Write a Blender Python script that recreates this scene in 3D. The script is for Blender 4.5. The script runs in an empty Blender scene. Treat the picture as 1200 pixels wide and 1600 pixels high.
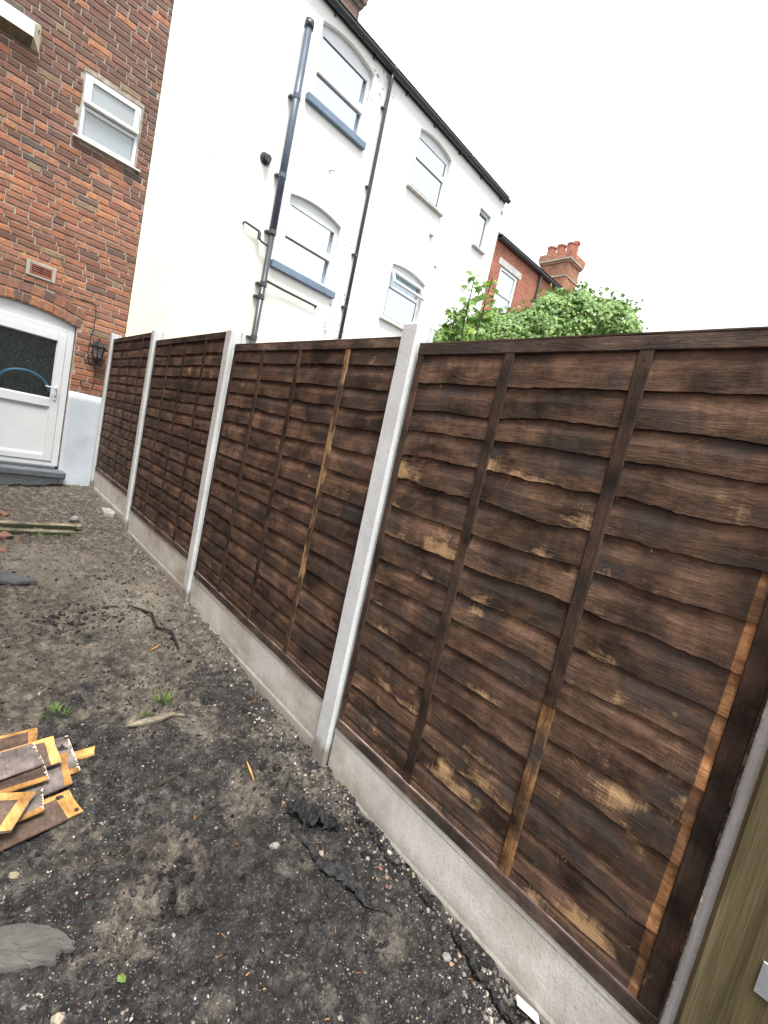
import bpy, bmesh, math, random
import numpy as np
from mathutils import Matrix, Vector

random.seed(7)
rng = np.random.default_rng(11)
SC = bpy.context.scene
COL = SC.collection

# ------------------------------------------------------------------ camera
CAM_POS = np.array([-1.3856, 0.3991, 1.4528])
CAM_R = np.array([[0.7212871, -0.6589668, 0.2133253],      # image right
                  [0.0766914, -0.2301151, -0.9701368],     # image down
                  [0.6883773, 0.7161074, -0.1154420]])     # forward
FPX = 712.89                                               # focal length in pixels of the 1200 x 1600 picture
cd = bpy.data.cameras.new('camera')
cd.sensor_fit = 'VERTICAL'; cd.sensor_height = 24.0; cd.lens = FPX / 1600 * 24.0
cd.clip_start = 0.02; cd.clip_end = 2000
cam = bpy.data.objects.new('camera', cd); COL.objects.link(cam)
m = Matrix.Identity(4)
for i in range(3):
    m[i][0] = CAM_R[0][i]; m[i][1] = -CAM_R[1][i]; m[i][2] = -CAM_R[2][i]; m[i][3] = CAM_POS[i]
cam.matrix_world = m
SC.camera = cam

# ------------------------------------------------------------------ sky, sun, exposure
SUN_TO = Vector((-0.22, -0.42, 1.0)).normalized()
W = bpy.data.worlds.new('World'); SC.world = W; W.use_nodes = True
wn = W.node_tree.nodes; wl = W.node_tree.links
bg = wn['Background']; bg.inputs['Strength'].default_value = 0.062
sky = wn.new('ShaderNodeTexSky'); sky.sky_type = 'NISHITA'; sky.sun_disc = False
sky.sun_elevation = math.asin(SUN_TO.z); sky.sun_rotation = math.atan2(SUN_TO.x, SUN_TO.y)
sky.air_density = 1.0; sky.dust_density = 4.0
hs = wn.new('ShaderNodeHueSaturation'); hs.inputs['Saturation'].default_value = 0.12
wl.new(sky.outputs['Color'], hs.inputs['Color'])
mx = wn.new('ShaderNodeMix'); mx.data_type = 'RGBA'; mx.inputs['Factor'].default_value = 0.72   # even cloud cover over the sky
wl.new(hs.outputs['Color'], mx.inputs['A']); mx.inputs['B'].default_value = (9.3, 9.6, 9.9, 1)
wl.new(mx.outputs['Result'], bg.inputs['Color'])
sd = bpy.data.lights.new('sun', 'SUN'); sd.energy = 1.5; sd.angle = math.radians(20); sd.color = (1, 0.97, 0.92)
sun = bpy.data.objects.new('sun', sd); COL.objects.link(sun)
sun.rotation_euler = SUN_TO.to_track_quat('Z', 'Y').to_euler()
vs = SC.view_settings
vs.view_transform = 'Standard'; vs.look = 'None'; vs.exposure = 1.96; vs.gamma = 1.0
try: vs.use_curve_mapping = False
except Exception: pass
SC.render.engine = 'CYCLES'
SC.cycles.use_denoising = True
SC.cycles.max_bounces = 5; SC.cycles.diffuse_bounces = 3; SC.cycles.transparent_max_bounces = 8
SC.cycles.use_adaptive_sampling = True; SC.cycles.adaptive_threshold = 0.02

# ------------------------------------------------------------------ helpers
def pix(p):
    q = CAM_R @ (np.asarray(p, float) - CAM_POS)
    return 600 + FPX * q[0] / q[2], 800 + FPX * q[1] / q[2], q[2]

def tag(o, label=None, cat=None, group=None, kind=None):
    if label: o['label'] = label
    if cat: o['category'] = cat
    if group: o['group'] = group
    if kind: o['kind'] = kind
    return o

def empty(name, loc=(0, 0, 0), rz=0.0, parent=None):
    o = bpy.data.objects.new(name, None); COL.objects.link(o)
    o.location = loc; o.rotation_euler = (0, 0, rz); o.empty_display_size = 0.1
    if parent: o.parent = parent
    return o

class MB:
    def __init__(s): s.v = []; s.f = []; s.m = []; s.c = []; s.col = None
    def add(s, vs, fs, mi=0):
        b = len(s.v); s.v += [tuple(p) for p in vs]
        for f in fs: s.f.append(tuple(i + b for i in f)); s.m.append(mi)
        if s.col is not None: s.c += [s.col] * len(vs)
        return s
    def box(s, x0, x1, y0, y1, z0, z1, mi=0):
        vs = [(x, y, z) for z in (z0, z1) for y in (y0, y1) for x in (x0, x1)]
        return s.add(vs, [(0, 2, 3, 1), (4, 5, 7, 6), (0, 1, 5, 4), (2, 6, 7, 3), (0, 4, 6, 2), (1, 3, 7, 5)], mi)
    def cbox(s, x0, x1, y0, y1, z0, z1, c=.004, mi=0, jit=0):
        ce = ((x0 + x1) / 2, (y0 + y1) / 2, (z0 + z1) / 2); h = (abs(x1 - x0) / 2, abs(y1 - y0) / 2, abs(z1 - z0) / 2)
        c = min(c, .45 * min(h)); vs = []; idx = {}
        for sg in [(a, b, d) for a in (-1, 1) for b in (-1, 1) for d in (-1, 1)]:
            for ax in range(3):
                idx[sg, ax] = len(vs)
                vs.append(tuple(ce[k] + sg[k] * (h[k] - (0 if k == ax else c)) + random.uniform(-jit, jit) for k in range(3)))
        fs = []
        for ax in range(3):
            o1, o2 = [k for k in range(3) if k != ax]
            for sgn in (-1, 1):
                q = []
                for a, b in ((-1, -1), (1, -1), (1, 1), (-1, 1)):
                    t = [0, 0, 0]; t[ax] = sgn; t[o1] = a; t[o2] = b; q.append(idx[tuple(t), ax])
                fs.append(q)
            for a in (-1, 1):
                for b in (-1, 1):
                    t0 = [0, 0, 0]; t0[o1] = a; t0[o2] = b; t1 = list(t0); t0[ax] = -1; t1[ax] = 1
                    fs.append([idx[tuple(t0), o1], idx[tuple(t1), o1], idx[tuple(t1), o2], idx[tuple(t0), o2]])
        for sg in [(a, b, d) for a in (-1, 1) for b in (-1, 1) for d in (-1, 1)]:
            fs.append([idx[sg, 0], idx[sg, 1], idx[sg, 2]])
        return s.add(vs, fs, mi)
    def prism(s, poly, d0, d1, axis='z', mi=0):
        # poly in the two other axes (in xyz order), extruded between d0 and d1
        def P(a, b, d): return {'x': (d, a, b), 'y': (a, d, b), 'z': (a, b, d)}[axis]
        n = len(poly); vs = [P(a, b, d0) for a, b in poly] + [P(a, b, d1) for a, b in poly]
        fs = [tuple(range(n))[::-1], tuple(range(n, 2 * n))] + [(i, (i + 1) % n, n + (i + 1) % n, n + i) for i in range(n)]
        return s.add(vs, fs, mi)
    def tube(s, path, r, seg=8, mi=0, cap=True):
        path = [Vector(p) for p in path]; n = len(path); rs = r if isinstance(r, (list, tuple)) else [r] * n
        vs = []; up = None
        for i, p in enumerate(path):
            t = (path[min(i + 1, n - 1)] - path[max(i - 1, 0)]).normalized()
            if up is None: up = t.orthogonal().normalized()
            up = (up - t * up.dot(t)).normalized(); sd_ = t.cross(up)
            for k in range(seg):
                a = 2 * math.pi * k / seg; vs.append(p + (up * math.cos(a) + sd_ * math.sin(a)) * rs[i])
        fs = [(i * seg + k, i * seg + (k + 1) % seg, (i + 1) * seg + (k + 1) % seg, (i + 1) * seg + k) for i in range(n - 1) for k in range(seg)]
        if cap: fs += [tuple(range(seg))[::-1], tuple(range((n - 1) * seg, n * seg))]
        return s.add(vs, fs, mi)
    def lathe(s, prof, c=(0, 0, 0), seg=12, mi=0, rot=0):
        vs = []; n = len(prof)
        for r, z in prof:
            for k in range(seg):
                a = 2 * math.pi * k / seg + rot; vs.append((c[0] + r * math.cos(a), c[1] + r * math.sin(a), c[2] + z))
        fs = [(i * seg + k, i * seg + (k + 1) % seg, (i + 1) * seg + (k + 1) % seg, (i + 1) * seg + k) for i in range(n - 1) for k in range(seg)]
        fs += [tuple(range(seg))[::-1], tuple(range((n - 1) * seg, n * seg))]
        return s.add(vs, fs, mi)
    def mesh(s, name, mats, smooth=False, recalc=True):
        me = bpy.data.meshes.new(name); me.from_pydata(s.v, [], s.f)
        for mt in (mats if isinstance(mats, (list, tuple)) else [mats]): me.materials.append(mt)
        if any(s.m): me.polygons.foreach_set('material_index', s.m)
        if s.c:
            a = me.attributes.new('tint', 'FLOAT_COLOR', 'POINT')
            a.data.foreach_set('color', np.array([(c[0], c[1], c[2], 1) for c in s.c], np.float32).ravel())
        if recalc:
            bm = bmesh.new(); bm.from_mesh(me); bmesh.ops.recalc_face_normals(bm, faces=bm.faces); bm.to_mesh(me); bm.free()
        if smooth: me.polygons.foreach_set('use_smooth', [True] * len(me.polygons))
        me.update(); return me
    def build(s, name, mats, parent=None, smooth=False, loc=(0, 0, 0), recalc=True, kind=None):
        o = bpy.data.objects.new(name, s.mesh(name, mats, smooth, recalc)); COL.objects.link(o)
        o.location = loc
        if parent: o.parent = parent
        if kind: o['kind'] = kind
        return o

def np_object(name, V, Fq, mat, parent=None, tint=None, smooth=False, kind=None):
    """one mesh from numpy arrays; Fq is (n, k) with k = 3 or 4"""
    me = bpy.data.meshes.new(name); V = np.asarray(V, np.float32); Fq = np.asarray(Fq, np.int32); k = Fq.shape[1]
    me.vertices.add(len(V)); me.vertices.foreach_set('co', V.ravel())
    me.loops.add(Fq.size); me.loops.foreach_set('vertex_index', Fq.ravel())
    me.polygons.add(len(Fq)); me.polygons.foreach_set('loop_start', np.arange(len(Fq), dtype=np.int32) * k)
    me.polygons.foreach_set('loop_total', np.full(len(Fq), k, np.int32))
    if smooth: me.polygons.foreach_set('use_smooth', np.ones(len(Fq), bool))
    me.update(calc_edges=True); me.validate()
    if tint is not None:
        a = me.attributes.new('tint', 'FLOAT_COLOR', 'POINT')
        a.data.foreach_set('color', np.c_[np.asarray(tint, np.float32), np.ones(len(V), np.float32)].ravel())
    me.materials.append(mat)
    o = bpy.data.objects.new(name, me); COL.objects.link(o)
    if parent: o.parent = parent
    if kind: o['kind'] = kind
    return o

# ------------------------------------------------------------------ node helper and materials
class NT:
    def __init__(s, name, rough=.8, spec=.3):
        s.mat = bpy.data.materials.new(name); s.mat.use_nodes = True
        s.n = s.mat.node_tree.nodes; s.l = s.mat.node_tree.links; s.p = s.n['Principled BSDF']
        s.p.inputs['Roughness'].default_value = rough; s.p.inputs['Specular IOR Level'].default_value = spec
    def put(s, sock, v):
        if isinstance(v, bpy.types.NodeSocket): s.l.new(v, sock)
        elif isinstance(v, (tuple, list)) and len(v) == 3 and sock.type == 'RGBA': sock.default_value = (*v, 1)
        else: sock.default_value = v
    def node(s, t, out=0, **kw):
        nd = s.n.new(t); ins = {}
        for k, v in kw.items():
            if k.startswith('_'): setattr(nd, k[1:], v)
            else: ins[k] = v
        for k, v in ins.items(): s.put(nd.inputs[k], v)
        return nd.outputs[out]
    def coord(s, which='Object'): return s.node('ShaderNodeTexCoord', which)
    def map(s, vec, sc=(1, 1, 1), loc=(0, 0, 0)): return s.node('ShaderNodeMapping', Vector=vec, Scale=sc, Location=loc)
    def noise(s, vec, scale=5., detail=4., rough=.55, dist=0., out=0): return s.node('ShaderNodeTexNoise', out, Vector=vec, Scale=scale, Detail=detail, Roughness=rough, Distortion=dist)
    def voro(s, vec, scale=5., feature='F1', out='Distance', rand=1.): return s.node('ShaderNodeTexVoronoi', out, _feature=feature, Vector=vec, Scale=scale, Randomness=rand)
    def ramp(s, fac, *stops):
        nd = s.n.new('ShaderNodeValToRGB'); s.put(nd.inputs[0], fac); e = nd.color_ramp.elements
        while len(e) < len(stops): e.new(.5)
        for el, (p, c) in zip(e, stops): el.position = p; el.color = (c, c, c, 1) if not isinstance(c, (tuple, list)) else (*c, 1)
        return nd.outputs[0]
    def mix(s, f, a, b, mode='MIX'):
        nd = s.n.new('ShaderNodeMix'); nd.data_type = 'RGBA'; nd.blend_type = mode
        s.put(nd.inputs['Factor'], f); s.put(nd.inputs['A'], a); s.put(nd.inputs['B'], b); return nd.outputs['Result']
    def math(s, op, a, b=0., c=None):
        nd = s.n.new('ShaderNodeMath'); nd.operation = op; s.put(nd.inputs[0], a); s.put(nd.inputs[1], b)
        if c is not None: s.put(nd.inputs[2], c)
        return nd.outputs[0]
    def vmath(s, op, a, b):
        nd = s.n.new('ShaderNodeVectorMath'); nd.operation = op; s.put(nd.inputs[0], a); s.put(nd.inputs[1], b); return nd.outputs[0]
    def attr(s, name, out='Color'):
        nd = s.n.new('ShaderNodeAttribute'); nd.attribute_name = name; return nd.outputs[out]
    def sep(s, vec, i): return s.node('ShaderNodeSeparateXYZ', i, Vector=vec)
    def rnd(s): return s.node('ShaderNodeObjectInfo', 'Random')
    def bump(s, h, strength=.5, dist=.01, normal=None):
        nd = s.n.new('ShaderNodeBump'); nd.inputs['Strength'].default_value = strength; nd.inputs['Distance'].default_value = dist
        s.put(nd.inputs['Height'], h)
        if normal is not None: s.put(nd.inputs['Normal'], normal)
        return nd.outputs[0]
    def done(s, color=None, normal=None, rough=None):
        if color is not None: s.put(s.p.inputs['Base Color'], color)
        if normal is not None: s.put(s.p.inputs['Normal'], normal)
        if rough is not None: s.put(s.p.inputs['Roughness'], rough)
        return s.mat

def wood(name, along='y', bare=.0, cols=((.031, .0195, .0145), (.082, .047, .030), (.146, .086, .053)), barecol=(.52, .33, .17), grey=.72, blot=1.):
    t = NT(name, .78, .2)
    r = t.rnd(); off = t.node('ShaderNodeCombineXYZ', X=t.math('MULTIPLY', r, 3.1), Y=t.math('MULTIPLY', r, 57.3), Z=t.math('MULTIPLY', r, 23.7))
    v = t.vmath('ADD', t.coord(), off); Y_ = along == 'y'
    kd = t.voro(t.map(v, (0.01, 2.3, 6.2) if Y_ else (6, 6, 1.6)), 1.0, rand=.95)
    knot = t.ramp(kd, (.0, 1), (.045, .8), (.065, .2), (.13, 0))
    ring = t.ramp(kd, (.0, 0), (.28, 1))
    warp = t.vmath('ADD', t.map(v, (14, 3.4, 30) if Y_ else (26, 26, 2.2)), t.node('ShaderNodeCombineXYZ', X=0., Y=0., Z=t.math('MULTIPLY', ring, -2.6)))
    g = t.noise(warp, 1.0, 5., .66, .5)
    g2 = t.noise(t.map(v, (90, 26, 190) if Y_ else (190, 190, 22)), 1.0, 3., .66)          # fuzzy fibres
    saw = t.noise(t.map(v, (40, 210, 16) if Y_ else (60, 60, 190)), 1.0, 2.)              # marks across the grain
    gm = t.math('ADD', t.math('MULTIPLY', g, .52), t.math('ADD', t.math('MULTIPLY', g2, .36), t.math('MULTIPLY', saw, .12)))
    c = t.ramp(gm, (.34, cols[0]), (.5, cols[1]), (.66, cols[2]))
    tn = t.noise(t.map(v, (2, 2.6, 3.6)), 2.0, 4., .6)
    c = t.mix(1., c, t.ramp(tn, (.36, 1 - .62 * blot), (.5, 1.), (.64, 1 + .6 * blot)), 'MULTIPLY')
    c = t.mix(1., c, t.ramp(r, (0., .68), (1., 1.28)), 'MULTIPLY')
    c = t.mix(t.ramp(t.noise(t.map(v, (3, 3.4, 5.5)), 1.5, 4., .62), (.47, 0), (.64, grey)), c, (.040, .035, .033))
    c = t.mix(t.math('MULTIPLY', knot, .75), c, (.024, .013, .009))
    if bare > 0:
        b1 = t.noise(t.map(v, (4, 4.2, 6.5) if Y_ else (14, 14, 5.)), 1.0, 3., .55)
        b2 = t.noise(t.map(v, (40, 120, 10) if Y_ else (160, 160, 14)), 1.0, 3., .6)
        q = t.math('ADD', b1, t.math('ADD', t.math('MULTIPLY', t.math('SUBTRACT', b2, .5), .16), t.math('MULTIPLY', t.math('SUBTRACT', g2, .5), .24)))
        q = t.math('ADD', q, t.math('MULTIPLY', t.sep(t.attr('tint'), 0), .11 if bare > .3 else .05))      # lips and edges wear first
        bm = t.ramp(q, (.755 - bare * .16, 0), (.875 - bare * .16, .95))
        c = t.mix(bm, c, t.mix(g2, barecol, tuple(k * .55 for k in barecol)))
    h = t.math('ADD', t.math('MULTIPLY', gm, 1.5), t.math('MULTIPLY', knot, .4))
    return t.done(c, t.bump(h, .8, .005))

def concrete(name, col, dark=.72, grain=1., stain=(.30, .26, .19), stain_amt=.35, rough=.88, splash=None):
    t = NT(name, rough, .25); v = t.coord()
    r = t.rnd(); v = t.vmath('ADD', v, t.node('ShaderNodeCombineXYZ', X=t.math('MULTIPLY', r, 9.), Y=t.math('MULTIPLY', r, 31.), Z=0.))
    n1 = t.noise(v, 5., 6., .6); n2 = t.noise(v, 90., 4., .65); n3 = t.voro(v, 160.)
    c = t.ramp(n1, (.3, tuple(k * dark for k in col)), (.62, col))
    c = t.mix(t.ramp(n2, (.36, .35), (.52, 0)), c, tuple(k * .62 for k in col))
    c = t.mix(t.math('MULTIPLY', t.ramp(t.noise(t.map(v, (6, 2.2, 2.8)), 1., 6., .68), (.48, 0), (.72, 1)), stain_amt), c, stain)
    if splash:      # soil splashed up the foot of the board
        hz = t.math('ADD', t.sep(t.coord(), 2), t.math('MULTIPLY', t.noise(t.map(v, (1, 7, 3)), 1., 5., .7), -.16))
        c = t.mix(t.ramp(hz, (splash[0], .8), (splash[1], 0)), c, (.15, .12, .085))
    pit = t.ramp(t.voro(v, 55.), (.05, 0), (.12, 1))
    h = t.math('ADD', t.math('MULTIPLY', n2, .8 * grain), t.math('ADD', t.math('MULTIPLY', pit, .35), t.math('MULTIPLY', n3, .3 * grain)))
    return t.done(t.mix(t.math('SUBTRACT', 1., pit), c, tuple(k * .45 for k in col)), t.bump(h, .5, .003))

def plain(name, col, rough=.5, spec=.4, var=.12, scale=8., bump=.0, bscale=60., metal=0.):
    t = NT(name, rough, spec); v = t.coord(); n = t.noise(v, scale, 5., .6)
    c = t.ramp(n, (.3, tuple(k * (1 - var) for k in col)), (.7, tuple(min(1, k * (1 + var * .6)) for k in col)))
    t.p.inputs['Metallic'].default_value = metal
    return t.done(c, t.bump(t.noise(v, bscale, 4.), bump, .004) if bump else None)

M = {}
M['slat'] = wood('stained_wood', bare=.22)
M['slat_worn'] = wood('stained_wood_worn', bare=.66)
M['batten_bare'] = wood('bare_knotty_batten', along='z', bare=0, cols=((.05, .027, .014), (.17, .088, .036), (.33, .18, .072)), grey=.95, blot=1.3)
M['ledge'] = wood('pale_ledge', bare=0, cols=((.10, .07, .06), (.17, .12, .105), (.24, .18, .16)), grey=.2)
M['cap'] = wood('weathered_capping', bare=0, cols=((.09, .06, .04), (.17, .12, .08), (.26, .19, .13)), grey=.3)
M['batten'] = wood('stained_batten', along='z', bare=.10, cols=((.020, .013, .010), (.045, .027, .018), (.078, .046, .029)), grey=.35)
M['batten_worn'] = wood('worn_batten', along='z', bare=1.75, cols=((.024, .015, .011), (.055, .031, .018), (.09, .05, .028)), barecol=(.44, .27, .13))
M['rail'] = wood('stained_rail', along='y', bare=.05, cols=((.04, .027, .021), (.088, .058, .042), (.145, .10, .074)))
M['bare'] = wood('bare_wood', bare=0, cols=((.11, .05, .022), (.29, .14, .058), (.48, .255, .115)), grey=.55)
M['bare_orange'] = wood('bare_orange_wood', bare=0, cols=((.28, .13, .04), (.47, .24, .075), (.60, .35, .14)), grey=.12)
M['offcut'] = wood('offcut_stain', bare=.12, cols=((.06, .038, .028), (.115, .075, .056), (.18, .125, .098)), grey=.4)
M['offcut_lilac'] = wood('offcut_pale_stain', bare=.0, cols=((.11, .085, .078), (.19, .155, .145), (.28, .235, .22)), grey=.3)
M['raw_edge'] = plain('splintered_pale_wood', (.72, .62, .47), .9, .2, .2, 40)
M['post'] = concrete('pale_concrete', (.64, .66, .66), .86, .6, (.33, .32, .27), .5, splash=(-.06, .05))
M['gravel_board'] = concrete('cast_concrete', (.66, .635, .585), .80, 1.3, (.25, .205, .14), .7, splash=(.06, .20))
M['olive'] = None
# olive timber
t = NT('olive_treated_timber', .75, .3); v = t.coord()
g = t.noise(t.map(v, (20, 20, 1.4)), 1., 7., .6, .6); g2 = t.noise(t.map(v, (190, 190, 6)), 1., 3.)
c = t.ramp(g, (.3, (.062, .049, .022)), (.5, (.108, .087, .041)), (.7, (.15, .125, .066)))
c = t.mix(t.ramp(t.noise(v, 14., 5., .7), (.6, 0), (.75, .5)), c, (.30, .27, .17))
c = t.mix(1., c, t.ramp(g2, (.3, .75), (.7, 1.15)), 'MULTIPLY')
M['olive'] = t.done(c, t.bump(t.math('ADD', g, g2), .5, .003))
M['galv'] = plain('galvanised_steel', (.62, .64, .66), .42, .5, .18, 25, .15, 90, .75)

# brick: colour comes with each brick, the material adds soot, burn marks and grit
t = NT('fired_brick', .86, .25); v = t.coord('Object'); ge = t.node('ShaderNodeNewGeometry', 'Position')
tint = t.attr('tint'); n = t.noise(ge, 26., 6., .66); n2 = t.noise(ge, 130., 4., .6); n3 = t.noise(ge, 9., 4., .6)
c = t.mix(1., tint, t.ramp(n, (.28, .58), (.5, 1.), (.74, 1.22)), 'MULTIPLY')
big = t.noise(ge, 1.1, 5., .62)
c = t.mix(1., c, t.ramp(big, (.32, .72), (.66, 1.22)), 'MULTIPLY')
c = t.mix(t.ramp(n3, (.50, 0), (.76, .55)), c, (.085, .058, .050))
c = t.mix(t.ramp(n2, (.6, 0), (.74, .5)), c, (.30, .25, .19))
c = t.mix(.16, c, (.36, .25, .18))
M['brick'] = t.done(c, t.bump(t.math('ADD', n, n2), .8, .006))
t = NT('lime_mortar', .95, .15); ge = t.node('ShaderNodeNewGeometry', 'Position'); n = t.noise(ge, 14., 6., .65); n2 = t.noise(ge, 150., 3.)
c = t.ramp(n, (.30, (.17, .135, .105)), (.46, (.33, .28, .225)), (.68, (.50, .44, .36)))
M['mortar'] = t.done(c, t.bump(n2, .8, .004))
# white painted render, cream where the old coat shows, flaking in spots
t = NT('white_masonry_paint', .72, .25); v = t.coord('Object')
x = t.sep(v, 0); z = t.sep(v, 2)
n = t.noise(v, 1.3, 5., .6); fine = t.noise(v, 45., 5., .6)
cream = t.math('MULTIPLY', t.ramp(t.math('ADD', t.math('MULTIPLY', x, .22), t.math('MULTIPLY', n, .5)), (.30, 1), (.95, 0)), t.ramp(t.math('ADD', t.math('MULTIPLY', z, .1), t.math('MULTIPLY', n, .3)), (.40, 1), (.85, 0)))
c = t.mix(cream, (.82, .82, .79), (.80, .775, .56))
c = t.mix(1., c, t.ramp(fine, (.3, .95), (.6, 1.)), 'MULTIPLY')
# flaked patches at the ends of the sills beside the rainwater pipe
fl = t.noise(v, 9., 6., .75)
reg = t.math('MULTIPLY', t.ramp(t.math('ABSOLUTE', t.math('SUBTRACT', x, 3.6)), (.15, 1), (.42, 0)), t.ramp(t.noise(t.map(v, (.1, .1, 1.1)), 1., 2.), (.40, 0), (.52, 1)))
flm = t.math('MULTIPLY', t.ramp(fl, (.55, 0), (.58, 1)), reg)
fl2 = t.ramp(t.noise(v, 5., 7., .72), (.675, 0), (.70, .85))
flm = t.math('MAXIMUM', flm, fl2)
c = t.mix(flm, c, (.27, .26, .235))
# a thin crack down the render
cr = t.math('ABSOLUTE', t.math('SUBTRACT', t.math('ADD', x, t.math('MULTIPLY', t.noise(t.map(v, (1, 1, 3)), 1.5, 5.), .12)), 4.13))
crm = t.math('MULTIPLY', t.ramp(cr, (.006, .55), (.011, 0)), t.ramp(t.noise(t.map(v, (0, 0, 1)), 2.2, 3.), (.45, 0), (.5, 1)))
c = t.mix(crm, c, (.25, .24, .22))
M['white_wall'] = t.done(c, t.bump(t.math('ADD', fine, t.math('MULTIPLY', flm, -1.5)), .35, .006))
M['plinth'] = plain('pale_blue_render', (.50, .555, .60), .75, .25, .10, 5., .5, 22)
M['upvc'] = plain('white_plastic_frame', (.62, .645, .655), .35, .45, .05, 4)
M['upvc_old'] = plain('stained_white_plastic', (.60, .62, .57), .5, .4, .25, 12)
M['seal'] = plain('black_rubber_seal', (.02, .02, .022), .6, .3)
M['sill_blue'] = plain('slate_blue_paint', (.15, .205, .275), .55, .35, .18, 9, .2)
M['sill_stone'] = plain('weathered_stone_sill', (.50, .50, .47), .8, .2, .3, 12, .4)
M['black_pipe'] = plain('black_plastic_pipe', (.045, .05, .058), .32, .5, .3, 6)
M['blue_pipe'] = plain('faded_blue_grey_pipe', (.075, .10, .14), .38, .45, .2, 5)
M['slate'] = plain('roof_slate', (.085, .085, .088), .6, .35, .3, 14, .4, 30)
M['step'] = plain('grey_painted_step', (.115, .135, .15), .6, .35, .25, 10, .5, 40)
M['terracotta'] = plain('terracotta', (.33, .13, .085), .8, .25, .15, 20, .3)
M['lantern'] = plain('black_lantern_metal', (.018, .018, .02), .3, .5, .2, 20)
M['cable'] = plain('black_cable', (.015, .015, .016), .5, .4)
M['cream_plastic'] = plain('yellowed_plastic', (.62, .60, .42), .5, .4, .2, 14)
M['mossy_plastic'] = plain('algae_stained_plastic', (.17, .155, .095), .7, .3, .4, 16)
t = NT('dusty_black_membrane', .6, .35); v = t.coord(); n = t.noise(v, 34., 6., .7); n2_ = t.noise(v, 160., 3., .7)
M['plastic'] = t.done(t.mix(t.ramp(n, (.45, 0), (.70, .7)), (.016, .017, .019), (.075, .068, .060)), t.bump(t.math('ADD', n, n2_), .7, .006))
M['bark'] = plain('bark', (.085, .06, .04), .9, .2, .4, 25, .6, 60)
M['weathered'] = wood('weathered_grey_wood', along='y', bare=0, cols=((.10, .085, .06), (.20, .175, .125), (.30, .27, .20)), grey=.1)
M['moss_wood'] = plain('mossy_wet_wood', (.045, .05, .028), .9, .2, .4, 22, .6)
M['slab'] = concrete('torn_grey_felt', (.12, .115, .105), .55, 3.5, (.075, .066, .058), .95)
M['lead_wood'] = plain('charred_root', (.028, .025, .023), .85, .2, .4, 30, .8, 80)
M['cement'] = concrete('cement_patch', (.42, .39, .33), .75, 1.2)
M['stone_block'] = concrete('grey_block', (.36, .34, .31), .7, 1.4)
M['card'] = plain('white_card', (.78, .78, .8), .7, .3, .06)
M['blue_hose'] = plain('blue_hose', (.05, .30, .50), .3, .5, .2)
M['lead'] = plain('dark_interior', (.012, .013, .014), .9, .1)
M['net'] = plain('net_curtain', (.58, .70, .80), .9, .1, .1)

def glass(name, tint, refl=.25, rough=.02, see=.6, bump=0., fk=1.):
    """a pane: part clear, part mirror-like, the rest its own tint"""
    t = NT(name, rough, .5); v = t.coord()
    t.done(tint); t.p.inputs['Roughness'].default_value = rough
    tr = t.n.new('ShaderNodeBsdfTransparent'); gl = t.n.new('ShaderNodeBsdfGlossy'); gl.inputs['Roughness'].default_value = rough
    gl.inputs['Color'].default_value = (.95, .97, 1, 1)
    fr = t.n.new('ShaderNodeFresnel'); fr.inputs['IOR'].default_value = 1.52
    if bump:
        nb = t.bump(t.voro(v, 120.), bump, .004); t.put(gl.inputs['Normal'], nb); t.put(t.p.inputs['Normal'], nb); t.put(fr.inputs['Normal'], nb)
    m1 = t.n.new('ShaderNodeMixShader'); m1.inputs[0].default_value = see; t.l.new(t.p.outputs[0], m1.inputs[1]); t.l.new(tr.outputs[0], m1.inputs[2])
    m2 = t.n.new('ShaderNodeMixShader'); t.put(m2.inputs[0], t.math('ADD', t.math('MULTIPLY', fr.outputs[0], fk), refl)); t.l.new(m1.outputs[0], m2.inputs[1]); t.l.new(gl.outputs[0], m2.inputs[2])
    t.l.new(m2.outputs[0], t.n['Material Output'].inputs[0]); return t.mat
M['pane'] = glass('window_glass', (.34, .44, .52), .42, .03, .70)
M['pane_frost'] = glass('frosted_glass', (.30, .34, .34), .04, .35, .12, .3)
M['pane_obscure'] = glass('obscured_door_glass', (.02, .03, .027), .0, .12, .80, 1., .30)
M['lamp_glass'] = glass('lantern_glass', (.35, .38, .38), .1, .1, .5)
t = NT('painted_foliage_reflection', .8, .2); v = t.coord(); n = t.voro(v, 75., out='Color')
M['foliage_refl'] = t.done(t.ramp(t.math('ADD', t.math('MULTIPLY', t.sep(n, 0), .7), t.math('MULTIPLY', t.noise(v, 6., 3.), .3)), (.3, (.010, .015, .012)), (.62, (.035, .05, .040)), (.95, (.10, .125, .10))))  # green-black speckle painted in for foliage reflected by the door glass

# foliage
def leafmat(name, c0, c1):
    t = NT(name, .42, .35); n = t.attr('tint'); v = t.coord()
    c = t.mix(t.sep(n, 0), c0, c1); t.done(c)
    tl = t.n.new('ShaderNodeBsdfTranslucent'); t.put(tl.inputs['Color'], t.mix(.5, c, (.20, .33, .03)))
    mxs = t.n.new('ShaderNodeMixShader'); mxs.inputs[0].default_value = .28
    t.l.new(t.p.outputs[0], mxs.inputs[1]); t.l.new(tl.outputs[0], mxs.inputs[2]); t.l.new(mxs.outputs[0], t.n['Material Output'].inputs[0]); return t.mat
M['ivy'] = leafmat('ivy_leaf', (.10, .20, .05), (.30, .44, .13))
M['maple'] = leafmat('sapling_leaf', (.10, .21, .045), (.28, .42, .08))
M['grass'] = leafmat('grass_blade', (.07, .13, .03), (.18, .26, .07))

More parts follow.
